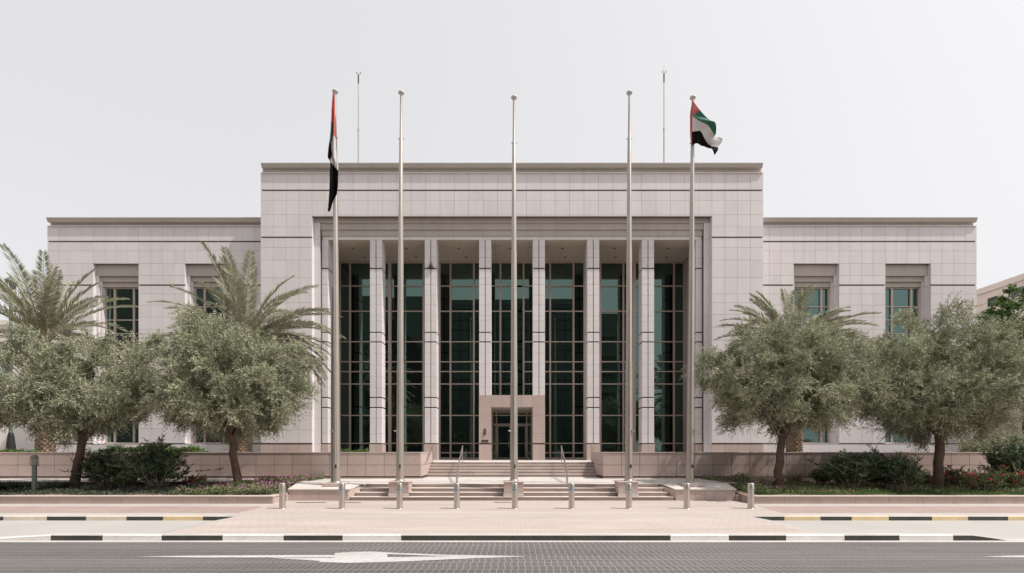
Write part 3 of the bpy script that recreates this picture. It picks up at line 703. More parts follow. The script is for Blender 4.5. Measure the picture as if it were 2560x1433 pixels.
# wings
Yw = 30.7; sw = F/Yw; zw = lambda y: Z(y, Yw); xw = lambda p: X(p, Yw)
wrows = sorted(zw(y) for y in [565, 604, 627.5, 659, 689, 713, 735, 763, 793, 823, 853, 883, 913, 943, 973, 1003, 1033, 1072, 1110])
wgr = [zw(604), zw(713), zw(1110)]
XWE = 29.5
xcols = [15.33-.0] + [29.5 - .731*k for k in range(19, -1, -1)]
wins = [(19.33, 1.44), (25.15, 1.44)]
for sx in (-1, 1):
    xs = sorted(sx*x for x in xcols)
    g = MB()
    # panel columns are cut at the window edges
    cuts = set(xs)
    for c, h in wins: cuts |= {sx*c-h, sx*c+h}
    cs = sorted(cuts); cc = [cs[0]]
    for v in cs[1:]:
        if v - cc[-1] < .12:
            if any(abs(v-(sx*c+e)) < 1e-6 for c, h in wins for e in (-h, h)): cc[-1] = v
            continue
        cc.append(v)
    cc[-1] = cs[-1]
    holes = [(sx*c-h, sx*c+h, zw(1110), zw(659)) for c, h in wins]
    wall_cells(g, cc, wrows, Yw, wgr, holes=holes)
    g2 = sorted((sx*15.33, sx*29.5))
    k = 0; x = g2[0]
    while x < g2[1]-.01:
        w = min(1.2, g2[1]-x); g.box(x+.004, x+w-.004, Yw-.015, Yw+.03, 1.0, zw(1110)-.035, 0, .03+tn(.03)); x += w
    # body in pieces round the window recesses
    ed = [15.33, 19.33-1.44, 19.33+1.44, 25.15-1.44, 25.15+1.44, 29.5-.01]
    for a, b in ((ed[0], ed[1]), (ed[2], ed[3]), (ed[4], ed[5])):
        g.box(sx*(a+.01), sx*(b-.014), Yw+.07, Yw+1.2, 1.0, zw(659), 1)
    g.box(sx*15.34, sx*(29.5-.013), Yw+.071, Yw+1.2, zw(659)+.005, zw(565)+.01, 1)
    for c, h in wins: g.box(sx*c-h-.01, sx*c+h+.01, Yw+.02, Yw+1.2, 1.0, zw(1110)-.001, 1)
    g.box(sx*15.36, sx*29.49, Yw+1.2, 50, 1.0, zw(565), 1)
    # outer end wall panels
    for j in range(len(wrows)-1):
        for k in range(8):
            ya = Yw + .072 + k*.9
            g.box(sx*(29.5-.012), sx*29.5, ya+.004, ya+.896, wrows[j]+.0035, wrows[j+1]-.0035, 0, tn(.02))
    g.build('wing_wall', [M['stone'], M['joint'], M['groove']], bld)
    xa, xb = sorted((sx*15.36, sx*29.5))
    cornice(xa, xb, Yw, Z(541, 30.4), Z(553, 30.5), 0, Z(563.5, 30.6), Z(565, 30.6), 'wing_cornice', endl=(sx<0), endr=(sx>0))
    for c, h in wins:
        cx0 = sx*c
        s = MB()
        ztop = zw(659); zb = zw(1110)-.001
        # level A, B, C lintels and jambs
        Yl = [Yw+.22, Yw+.36, Yw+.48]
        zl = [ztop, Z(690, Yl[0]), Z(704.5, Yl[1]), Z(718, Yl[2])]
        for k in range(3):
            ins = [0, .16, .26][k]
            nn = 4
            for i in range(nn):
                a = cx0-h+ins + (2*(h-ins))*i/nn; b = cx0-h+ins + (2*(h-ins))*(i+1)/nn
                s.box(a+.003, b-.003, Yl[k], Yl[k]+.05, zl[k+1], zl[k]+.03, 0, tn(.02))
            s.box(cx0-h+ins, cx0+h-ins, Yl[k]+.03, Yw+1.0+.01*k, zl[k+1]+.01, zl[k]+.03, 2)
        zj = [z for z in wrows if zb < z < zl[1]] 
        zj = [zb] + zj + [zl[1]-.003]
        for e in (-1, 1):
            for k, (p, q) in enumerate(((0, .16), (.16, .26))):
                for j in range(len(zj)-1):
                    top = min(zj[j+1], zl[k+1]-.003)
                    if top <= zj[j]: continue
                    gg = .02 if zj[j] in wgr else .003
                    a, b = sorted((cx0+e*(h-p-.0012), cx0+e*(h-q)))
                    s.box(a, b, Yl[k]+.002, Yl[k]+.5, zj[j]+gg, top-.003, 1, tn(.02))
            a, b = sorted((cx0+e*(h-.001), cx0+e*(h+.012))); s.box(a, b, Yw+.072, Yw+.9, zb, ztop, 1, 0)
            a, b = sorted((cx0+e*(h-.1), cx0+e*(h-.25))); s.box(a, b, Yl[1]+.1, Yw+1.0, zb, zl[2], 2)
        s.box(cx0-h, cx0+h, Yw+.02, Yw+.8, zb-.06, zb+.03, 1, .02)
        s.build('window_recess', [M['stone_shaded'], M['stone'], M['joint']], bld)
        wx0, wx1 = cx0-h+.26, cx0+h-.26
        off = -.0
        window(wx0, wx1, zb+.03, zl[3]+.01, Yw+.68, [wx0+.62, wx1-.5], [Z(y, Yw+.68) for y in (768, 801, 835, 869, 915, 960, 1005, 1050)], 'window', fw=.08, mw=.12, tw=.06, gm='glass2')

# ------------------------------------------------------------------ bird nest on the second column
t = MB(); rr = random.Random(3); bxn = X(1077, Yc)
for i in range(48):
    a = rr.uniform(-.16, .16); up = rr.uniform(.15, .62) * (1 - abs(a)/.22)
    p0 = Vector((bxn+a, Yc-.05+rr.uniform(-.05,.04), zc(671)+.0)); p1 = Vector((bxn+a*.5+rr.uniform(-.06,.06), Yc-.05+rr.uniform(-.06,.04), zc(671)+up))
    t.tube([p0, (p0+p1)/2+Vector((rr.uniform(-.03,.03),0,0)), p1], [.009,.006,.003], 4, tone=rr.uniform(-.4,.6))
for i in range(60):
    p0 = Vector((bxn+rr.uniform(-.2,.2), Yc-.04+rr.uniform(-.05,.04), zc(671)+rr.uniform(-.05,.03))); 
    t.tube([p0, p0+Vector((rr.uniform(-.14,.14), rr.uniform(-.04,.02), rr.uniform(-.03,.05)))], [.007,.004], 4, tone=rr.uniform(-.4,.6))
tag(t.build('bird_nest', M['nest'], origin=(bxn, Yc, zc(671))), 'ragged dark twig nest stuck on the groove high on a portico column', 'bird nest')

# ------------------------------------------------------------------ rooftop masts
for px, top, ball, lab in ((896, 187, False, 'thin rooftop mast left of centre, without a needle tip'), (1660, 184, True, 'thin rooftop mast right of centre, with a needle tip')):
    Ya = 32.5; x = X(px, Ya); zr = Z(404, Ya) - .9
    zt0 = Z(top, Ya); z1 = Z(top+22, Ya); zj = Z(325, Ya)
    t = thing('rooftop_mast', (x, Ya, zr), lab, 'mast', 'masts on the roof')
    g = MB(); g.tube([(x,Ya,zr),(x,Ya,zj)], .045, 10); g.tube([(x,Ya,zj),(x,Ya,z1)], .032, 10); g.lathe(x, Ya, [(.06,zj-.05),(.06,zj+.12)], 10); g.build('tube', M['pole'], t)
    g = MB(); g.tube([(x,Ya,z1),(x,Ya,zt0)], .045, 10); g.build('dark_sleeve', M['black'], t)
    g = MB()
    for dx in (-.10, .13): g.box(x+dx-.03, x+dx+.03, Ya-.03, Ya+.03, zt0+.08, zt0+.17); g.tube([(x,Ya,zt0),(x+dx,Ya,zt0+.1)], .01, 5)
    if ball: g.tube([(x,Ya,zt0),(x,Ya,Z(162,Ya))], [.014,.008], 6)
    g.build('lightning_tip', M['steel_dark'], t)

# ------------------------------------------------------------------ flagpoles, plinths, flags
poles = [(841,838,1207,225,18.35,'polished flagpole on the left platform, its flag hanging limp'),
         (1000,1003,1204,228,18.1,'bare flagpole on a plinth, second from the left'),
         (1285,1285,1204,240,18.1,'bare middle flagpole in front of the entrance'),
         (1572,1573.5,1204,228,18.1,'bare flagpole on a plinth, second from the right'),
         (1725,1732,1207,240,18.35,'polished flagpole on the right platform, its flag blowing')]
pole_pos = {}
for i, (pb, pt, yb, yt, Yp, lab) in enumerate(poles):
    zb = .70 if i in (1,2,3) else .62
    xb_ = X(pb, Yp); xt_ = X(pt, Yp); ztp = Z(yt+8, Yp)
    t = thing('flagpole', (xb_, Yp, zb), lab, 'flagpole', 'flagpoles along the steps')
    pole_pos[i] = (xb_, xt_, zb, ztp, Yp)
    q = lambda f: (xb_+(xt_-xb_)*f, Yp, zb+(ztp-zb)*f)
    g = MB(); fs = [0,.04,.3,.305,.6,.605,.885,.888,1.0]; rs = [.145,.141,.128,.121,.102,.094,.067,.054,.042]
    g.tube([q(f) for f in fs], rs, 24); g.lathe(xb_, Yp, [(.19,zb),(.19,zb+.02),(.16,zb+.05)], 20)
    for f in (.885,):
        p = q(f); g.box(p[0]-.105, p[0]-.06, Yp-.012, Yp+.012, p[2]-.012, p[2]+.012); g.box(p[0]+.06, p[0]+.105, Yp-.012, Yp+.012, p[2]-.012, p[2]+.012)
    g.build('shaft', M['pole'], t)
    g = MB(); tx, tz = q(1)[0], ztp
    g.lathe(tx, Yp, [(.035,tz-.02),(.06,tz+.01),(.105,tz+.03),(.115,tz+.055),(.10,tz+.09),(.05,tz+.125)], 16); g.build('finial', M['white'], t)
    # halyard and cleats
    g = MB(); p0 = q(.035); p1 = q(.97); off = (.155 if i > 2 else -.02)
    zc_ = Z(1165, Yp)
    g.box(xb_+.02, xb_+.06, Yp-.20, Yp-.14, zc_-.07, zc_+.06); g.build('cleat', M['black'], t)
    g = MB(); z2 = Z(1079, Yp); x2 = xb_+(xt_-xb_)*((z2-zb)/(ztp-zb)); sg = -1 if i < 3 else 1
    g.tube([(x2+sg*.08,Yp-.10,z2),(x2+sg*.2,Yp-.14,z2+.02)], .022, 8); g.lathe(x2+sg*.1, Yp-.12, [(.03,z2-.05),(.045,z2),(.03,z2+.05)], 8); g.build('winch', M['steel_dark'], t)
    g = MB(); g.tube([(xb_+.03,Yp-.17,zc_),(x2+.02,Yp-.155,z2),q(.5)[:1]+(Yp-.135,q(.5)[2]),q(.97)[:1]+(Yp-.07,q(.97)[2])], .006, 5); g.build('halyard', M['white'], t)
    if i == 0:
        g = MB(); p = q(0); g.tube([(p[0]-.16,Yp-.06,zb-.05),(q(.5)[0]-.13,Yp-.05,q(.5)[2])], .035, 8); g.build('side_tube', M['steel_dark'], t)  # thin dark grey tube along the left of this pole, lower half
# plinths of the three middle poles
for i, px in ((1,996.5),(2,1284),(3,1571)):
    xc = X(px, 17.75); lab = ['','square pink granite pole plinth on the steps, nearest the left platform','square pink granite pole plinth in the middle of the steps','square pink granite pole plinth on the steps, nearest the right platform'][i]
    t = thing('pole_plinth', (xc, 18.1, .14), lab, 'plinth', 'plinths under the middle flagpoles')
    g = MB(); h = .365
    for a in range(3):
        for b in range(2):
            x0 = xc-h+.005+a*(2*h-.01)/3; x1 = xc-h+.005+(a+1)*(2*h-.01)/3
            g.box(x0+.003, x1-.003, 17.76, 17.80, .26+b*.2+.003, .26+(b+1)*.2-.003, 0, tn(.06))
    for e in (-1, 1):
        for a in range(2):
            for b in range(2):
                g.box(*sorted((xc+e*(h-.005), xc+e*(h-.04))), 17.803+a*.29, 17.803+(a+1)*.29-.006, .26+b*.2+.003, .26+(b+1)*.2-.003, 0, tn(.06))
    g.box(xc-h+.012, xc+h-.012, 17.772, 18.45, .135, .66, 1); g.build('body', [M['pink'], M['pink_joint']], t)
    g = MB(); g.bbox(xc-h-.02, xc+h+.02, 17.735, 18.47, .66, .70, .008); g.build('cap', M['pink_top'], t)
    g = MB(); g.bbox(xc-h-.015, xc+h+.015, 17.74, 17.768, .142, .255, .006); g.build('base_course', M['tread'], t)
for px, i in ((840, 0), (1727, 4)):
    Yp = 18.35; xc = X(px, Yp)
    t = MB(); t.bbox(xc-.40, xc+.40, Yp-.32, Yp+.3, .49, .621, .012)
    o = t.build('stone_pad', M['pink_top'], origin=(xc, Yp, .49)); tag(o, 'low pink stone pad under the flagpole on the ' + ('left' if i == 0 else 'right') + ' platform', 'stone pad', 'stone pads on the platforms')

def inpoly(x, y, P):
    c = False; n = len(P)
    for i in range(n):
        x1, y1 = P[i]; x2, y2 = P[(i+1) % n]
        if (y1 > y) != (y2 > y) and x < (x2-x1)*(y-y1)/(y2-y1)+x1: c = not c
    return c
# flag on the right pole: control grid rows v (hoist top -> bottom), columns u
Yf = 18.30
grid = [[(1730,252),(1746,281),(1770,305),(1783,317),(1794,328)],
        [(1724.5,284),(1733,290),(1753,306),(1776,321),(1797,331)],
        [(1724,305),(1734,305),(1752,322),(1777,335),(1811,342)],
        [(1724,330),(1740,331),(1753,334),(1772,348),(1800,362)],
        [(1724.5,348),(1740,346),(1753,346),(1776,362),(1795,375)],
        [(1726.5,366.6),(1740,360),(1755,358),(1773,365),(1787,387)]]
GA = np.array(grid, float)
def gsamp(A, u, v):
    ny, nx = A.shape[:2]
    def cub(P, t):
        n = len(P)-1; i = min(int(t*n), n-1); f = t*n - i
        p0 = P[max(i-1,0)]; p1 = P[i]; p2 = P[i+1]; p3 = P[min(i+2,n)]
        return .5*((2*p1)+(-p0+p2)*f+(2*p0-5*p1+4*p2-p3)*f*f+(-p0+3*p1-3*p2+p3)*f**3)
    rows = [cub(A[j], u) for j in range(ny)]
    return cub(np.array(rows), v)
red = [(1720,248),(1736,252),(1749,281),(1735,290),(1730.5,288),(1729.3,300),(1728.6,380),(1718,380)]
def flagcol_right(px, py, u, v):
    if inpoly(px, py, red): return 0
    lw = [(1729,295),(1738,303),(1750,312.5),(1780,323),(1795,328.5)]       # green / white
    lb = [(1729,332),(1745,330),(1751,332.5),(1770,346),(1785,357),(1801,364)]   # white / black
    def at(L, x):
        for (a, b), (c, d) in zip(L[:-1], L[1:]):
            if a <= x <= c: return b + (d-b)*(x-a)/(c-a)
        return L[0][1] if x < L[0][0] else (L[-1][1] if x < 1803 else L[-1][1]+3)
    if py < at(lw, px): return 1
    return 2 if py < at(lb, px) else 3
def make_flag(sampf, colf, nu, nv, Yf, name, label, ripple, group):
    g = MB(); P = {}; K = {}
    for i in range(nu+1):
        for j in range(nv+1):
            u, v = i/nu, j/nv; p = sampf(u, v); yy = Yf + ripple(u, v)
            K[i,j] = p; P[i,j] = (X(p[0], Yf), yy, Z(p[1], Yf))
    idx = {}
    for i in range(nu+1):
        for j in range(nv+1): idx[i,j] = len(g.v); g.v.append(P[i,j])
    for i in range(nu):
        for j in range(nv):
            c = (K[i,j]+K[i+1,j]+K[i,j+1]+K[i+1,j+1])/4
            g.f.append((idx[i,j], idx[i+1,j], idx[i+1,j+1], idx[i,j+1])); g.mi.append(colf(c[0], c[1], (i+.5)/nu, (j+.5)/nv)); g.tone.append(0); g.sm.append(True)
    o = g.build(name, [M['f_red'], M['f_green'], M['f_white'], M['f_black']], origin=P[0,0], fix=False)
    sol = o.modifiers.new('thick', 'SOLIDIFY'); sol.thickness = .006
    return tag(o, label, 'flag', group)
make_flag(lambda u, v: gsamp(GA, u, v), flagcol_right, 60, 60, Yf, 'flag', 'red, green, white and black flag streaming from the rightmost flagpole',
          lambda u, v: -.05 - .28*u*math.sin(3.2*u + 2.6*v + .4) - .10*u*math.sin(11*u+5*v) - .04*math.sin(14*v+9*u)*u, 'flags on the outer poles')
# hanging flag on the left pole
rowsL = [(239,835.6,838.2),(262,834,839.5),(285,833,840.5),(311,832.2,842),(333,831,843),(355,829,844),(380,825,845.6),(400,822.8,847),(406,827,847.6),(412,829.5,848),(439,826,849.6),(470,825,849.2),(481,824.5,848),(492,824,846),(505,823.4,838),(515,822.5,834),(524,822.2,831),(532,823.2,825)]
def sL(u, v):
    y = 239 + (532-239)*v
    for (ya, la, ra), (yb, lb, rb) in zip(rowsL[:-1], rowsL[1:]):
        if ya <= y <= yb + 1e-6:
            f = (y-ya)/(yb-ya); l = la+(lb-la)*f; r = ra+(rb-ra)*f; break
    return np.array([l+(r-l)*u, y])
def cL(px, py, u, v):
    if py < 311: return 0
    if inpoly(px, py, [(835.5,305),(850,300),(850,354),(843.4,353.5),(838,346),(834.6,342)]) : return 0
    if py < 359 and px < 836.5 + max(0, (330-py)*.03) and inpoly(px, py, [(820,308),(835.8,308),(835,342),(832.6,355),(829.5,360),(820,360)]): return 1
    if inpoly(px, py, [(829.6,359),(833,353),(834.6,341),(843.6,354),(851,400),(851,437),(847,430),(829.5,409),(832,388)]): return 2
    return 3
make_flag(sL, cL, 26, 150, 18.28, 'flag', 'red, green, white and black flag hanging limp from the leftmost flagpole',
          lambda u, v: -.12 - .05*math.sin(9.5*u + 2.2*math.sin(5*v)) * min(1, v*4) - .03*math.sin(17*u+6*v), 'flags on the outer poles')

# ------------------------------------------------------------------ bollards
names_b = ['far left bollard, beside the left planter wall end','bollard in front of the left flag platform','bollard in front of the left pole plinth','bollard in front of the left stair handrail',
  'middle bollard, in front of the central flagpole','bollard in front of the right stair handrail','bollard in front of the right pole plinth','bollard in front of the right flag platform','far right bollard, beside the right planter wall end']
bp = [706,855,999,1142,1287,1429,1572,1717,1877]; Yb = 15.22
band = [0,1,1,1,1,1,1,0,0]
first = {}
for i, px in enumerate(bp):
    key = band[i]; x = X(px, Yb)
    if key not in first:
        t = thing('bollard', (x, Yb, 0), 'stainless steel ' + names_b[i], 'bollard', 'steel bollards along the pavement')
        g = MB(); g.lathe(x, Yb, [(.095,0),(.095,.60)], 28); g.lathe(x, Yb, [(.101,.615),(.101,.79),(.095,.80),(.06,.806)], 28); g.lathe(x, Yb, [(.09,.598),(.09,.617)], 20)
        g.lathe(x, Yb, [(.125,.004),(.125,.012),(.1,.016)], 24)
        g.build('shaft', M['steel'], t)
        if key:
            g = MB(); g.lathe(x, Yb, [(.0975,.585),(.0975,.612)], 28); g.build('reflective_band', M['blue'], t)
        first[key] = t
    else:
        t = copy_tree(first[key]); t.location = (x, Yb, 0); t['label'] = 'stainless steel ' + names_b[i]
# drain covers
for px, py, w, lab in ((778,1256.8,1.05,'slotted drain cover in the paving beside the leftmost platform'),(880,1257,.6,'small slotted drain cover in the paving by the second bollard'),(1256,1256.5,.6,'worn drain cover in the paving left of the middle bollard')):
    p = gp(px, py, .004); x, y = p[0], p[1]
    g = MB(); g.box(x-w/2, x+w/2, y-.1, y+.1, -.02, .009)
    n = int(w/.06)
    for k in range(n): g.box(x-w/2+.03+k*.06, x-w/2+.055+k*.06, y-.075, y+.075, .009, .0125, 1)
    tag(g.build('drain_cover', [M['iron'], M['black']], origin=(x, y, 0)), lab, 'drain cover', 'drain covers in the paving')

# ------------------------------------------------------------------ handrails
for sx, lab in ((-1,'tubular steel handrail standing on the steps, left of the entrance'),(1,'tubular steel handrail standing on the steps, right of the entrance')):
    t = thing('handrail', (sx*2.5, 22.85, ZT), lab, 'handrail', 'handrails on the steps')
    A = Vector((sx*2.54,24.85,2.09)); B = Vector((sx*2.48,22.85,1.42)); D = Vector((sx*2.2,19.1,.90))
    g = MB(); g.tube([A+Vector((0,.12,-.03)), A, B, D], .024, 10); g.build('top_rail', M['steel'], t)
    g = MB(); dz = Vector((0,0,-.16)); g.tube([A+dz, B+dz, D+dz], .016, 8); g.build('lower_rail', M['steel'], t)
    for P_, z0 in ((A, ZU), (B, ZT), (D, ZT), (D+Vector((sx*-.07,-.25,-.05)), ZT)):
        g = MB(); g.tube([(P_.x,P_.y,z0), (P_.x,P_.y,P_.z)], .02, 8); g.lathe(P_.x, P_.y, [(.045,z0),(.045,z0+.012)], 10); g.build('post', M['steel'], t)
for sx, lab in ((-1,'short steel handrail fixed to the left cheek wall of the upper steps'),(1,'short steel handrail fixed to the right cheek wall of the upper steps')):
    t = thing('handrail', (sx*4.1, 23.6, 1.4), lab, 'handrail', 'handrails on the cheek walls')
    A = Vector((sx*4.05,24.75,2.12)); B = Vector((sx*4.05,23.2,1.42))
    g = MB(); g.tube([A+Vector((0,.25,0)), A, B, B+Vector((0,-.12,-.02))], .022, 10); g.build('rail', M['steel'], t)
    for f in (.05, .95):
        P_ = B.lerp(A, f); g = MB(); zb_ = max(ZT, P_.z-.16)
        g.tube([P_, P_+Vector((0,0,-.08)), (sx*4.16, P_.y, P_.z-.1)], .01, 6) if f < .5 else g.tube([P_, (P_.x, P_.y, ZU)], .018, 6)
        g.build('bracket', M['steel'], t)

# ------------------------------------------------------------------ garden lamps
def garden_lamp(px, Yl, z0, label, lantern=True):
    x = X(px, Yl); t = thing('garden_lamp', (x, Yl, z0), label, 'garden lamp', 'green garden lamps in the beds')
    h = .98
    g = MB(); g.tube([(x,Yl,z0-.05),(x,Yl,z0+h)], .075 if lantern else .05, 14); g.build('post', M['greenpost'], t)
    g = MB(); g.lathe(x, Yl, [(.05,z0+h),(.13,z0+h+.0),(.13,z0+h+.03),(.1,z0+h+.04)], 12)
    for k in range(6):
        a = 2*math.pi*k/6; g.tube([(x+.12*math.cos(a),Yl+.12*math.sin(a),z0+h),(x+.12*math.cos(a),Yl+.12*math.sin(a),z0+h+.30),(x+.07*math.cos(a),Yl+.07*math.sin(a),z0+h+.38)], .009, 5)
    g.lathe(x, Yl, [(.125,z0+h+.28),(.13,z0+h+.30),(.09,z0+h+.37),(.03,z0+h+.40)], 12); g.build('cage', M['greenpost'], t)
    g = MB(); g.lathe(x, Yl, [(.085,z0+h+.04),(.085,z0+h+.28)], 12); g.build('lamp_glass', M['lampglass'], t)
garden_lamp(86, 17.9, .29, 'green garden lamp with caged lantern in the left bed')
garden_lamp(2113, 19.4, .30, 'green garden lamp in the shade of the right hand bushes')

# ------------------------------------------------------------------ trees
def trunk_path(p0, p1, n, wob):
    pts = [Vector(p0).lerp(Vector(p1), i/n) for i in range(n+1)]
    for i in range(1, n): pts[i] += Vector((R.uniform(-wob,wob), R.uniform(-wob,wob), 0))
    return pts
def broad_tree(name, label, base, fork, cen, rad, rng, leafmat, n_cl=130, n_tw=32, n_lf=22, ll=.075, lw=.026, trunk_r=.19, group=None, cat='tree', bark='bark', flat=.62, extra=()):
    t = thing(name, base, label, cat, group)
    B = Vector(base)
    g = MB()
    pts = trunk_path(base, fork, 6, .05); rs = [trunk_r*1.35, trunk_r*1.08] + [trunk_r*(1-.035*k) for k in range(5)]
    g.tube([pts[0]-Vector((0,0,.15))]+pts[0:1]+[pts[0].lerp(pts[1], .35)]+pts[1:], [trunk_r*1.6, trunk_r*1.4, trunk_r*1.1]+rs[1:7], 12, jit=.13)
    g.tube([pts[-1], pts[-1]+(pts[-1]-pts[-2])*.25], trunk_r*.7, 8)
    g.build('trunk', M[bark], t, origin=base)
    # clump centres
    cen = np.array(cen); rad = np.array(rad)
    d = unit(rng.normal(size=(n_cl*3, 3))); rr = rng.random(n_cl*3)**.38
    P = d * rr[:, None]
    P[:, 2] = np.where(P[:, 2] < 0, P[:, 2]*flat, P[:, 2])
    lump = 1 + .06*np.sin(3.1*d[:,0]*2+rad[0]) * np.cos(2.7*d[:,2]*2+1.3) + .07*np.sin(7*d[:,0]+4*d[:,1]+5*d[:,2])
    P = (P * lump[:, None])[:n_cl] * rad + cen
    if len(extra): P = np.vstack([P, np.array(extra)])
    # limbs
    g = MB(); fk = Vector(fork)
    picks = [int(i) for i in rng.choice(len(P), 16, replace=False)]
    for i in picks:
        e = Vector(P[i]); mid = fk.lerp(e, .45) + Vector((0, 0, .25)) + Vector(rng.normal(size=3)*.15)
        g.tube([fk-Vector((0,0,.12)), fk.lerp(mid, .5), mid, e], [trunk_r*.45, trunk_r*.34, trunk_r*.2, .015], 6, jit=.08)
    g.build('limbs', M[bark], t, origin=base)
    # leaves along twigs
    nc = len(P); cl = np.repeat(np.arange(nc), n_tw)
    csz = rng.uniform(.32, .62, nc)[cl] * (rad[0]/3.4)
    out = unit((P - cen))[cl]
    td = unit(rng.normal(size=(nc*n_tw, 3)) + out*.6 + np.array([0,0,.25]))
    p0 = P[cl] + rng.normal(size=(nc*n_tw, 3)) * (csz*.24)[:, None]
    tl = csz * rng.uniform(.5, 1.15, nc*n_tw)
    ti = np.repeat(np.arange(nc*n_tw), n_lf); f = np.tile((np.arange(n_lf)+.5)/n_lf, nc*n_tw)
    sag = np.zeros((len(ti), 3)); sag[:, 2] = -(f**2) * tl[ti] * .25
    lp = p0[ti] + td[ti]*(tl[ti]*f)[:, None] + sag + rng.normal(size=(len(ti), 3))*.018
    ld = td[ti] + rng.normal(size=(len(ti), 3))*.75 + np.array([0,0,.1])
    ctone = rng.normal(size=nc)*.10; tt = rng.normal(size=nc*n_tw)*.13
    tone = ctone[cl][ti] + tt[ti] + rng.normal(size=len(ti))*.24
    V = leaf_quads(lp, ld, ll*rng.uniform(.7, 1.3, len(ti)), lw*rng.uniform(.7, 1.3, len(ti)), rng)
    T = np.clip(tone, -.6, .65)
    # thin twigs as narrow triangles-like quads
    W = leaf_quads(p0, td, tl*1.0, .016, rng)
    numpy_mesh('crown', V - np.array(base), 4, M[leafmat], T, t)
    numpy_mesh('twigs', W - np.array(base), 4, M['twig'], np.zeros(len(W)//4), t)
    return t
Yt = 18.8
def TP(px, py, Y=Yt): return (X(px, Y), Y, Z(py, Y))
G = 'grey-green trees in the front beds'
broad_tree('broadleaf_tree', 'grey-green tree at the far left with a leaning forked trunk', (X(183,Yt),Yt,.36), TP(212,1088), TP(170,975,Yt+.1), (3.35,2.0,2.15), np.random.default_rng(1), 'leaf', group=G, trunk_r=.15, n_cl=300, flat=.86)
broad_tree('broadleaf_tree', 'dense round grey-green tree just left of the left flag platform', (X(596,Yt),Yt,.36), TP(578,1092), TP(566,955,Yt+.1), (3.25,2.1,2.45), np.random.default_rng(2), 'leaf', group=G, trunk_r=.14, n_cl=340, flat=.86)
broad_tree('broadleaf_tree', 'grey-green tree just right of the right flag platform', (X(1944,Yt),Yt,.36), TP(1955,1092), TP(1968,958,Yt+.4), (3.25,2.5,2.35), np.random.default_rng(3), 'leaf', group=G, trunk_r=.15, n_cl=360, flat=.86)
ex = [(X(2270,19)+a*.3, 19+a*.1, Z(790,19)-abs(a)*.3) for a in (-1,0,1)] + [(X(2385,19)+a*.35, 19, Z(775,19)-abs(a)*.25) for a in (-2,-1,0,1)]
broad_tree('broadleaf_tree', 'wide grey-green tree at the far right with a thick upright trunk', (X(2345,Yt),Yt,.36), TP(2348,1088), TP(2358,962,Yt+.4), (3.6,2.7,2.4), np.random.default_rng(4), 'leaf', group=G, trunk_r=.16, n_cl=380, flat=.86, extra=ex)
broad_tree('broadleaf_tree', 'bright green leafy tree behind the wall at the right edge', (27.7,25.9,1.6), (27.7,25.9,5.2), (27.8,25.9,6.9), (3.2,2.4,3.7), np.random.default_rng(5), 'leaf_green', n_cl=190, n_tw=24, n_lf=12, ll=.14, lw=.07, trunk_r=.22)

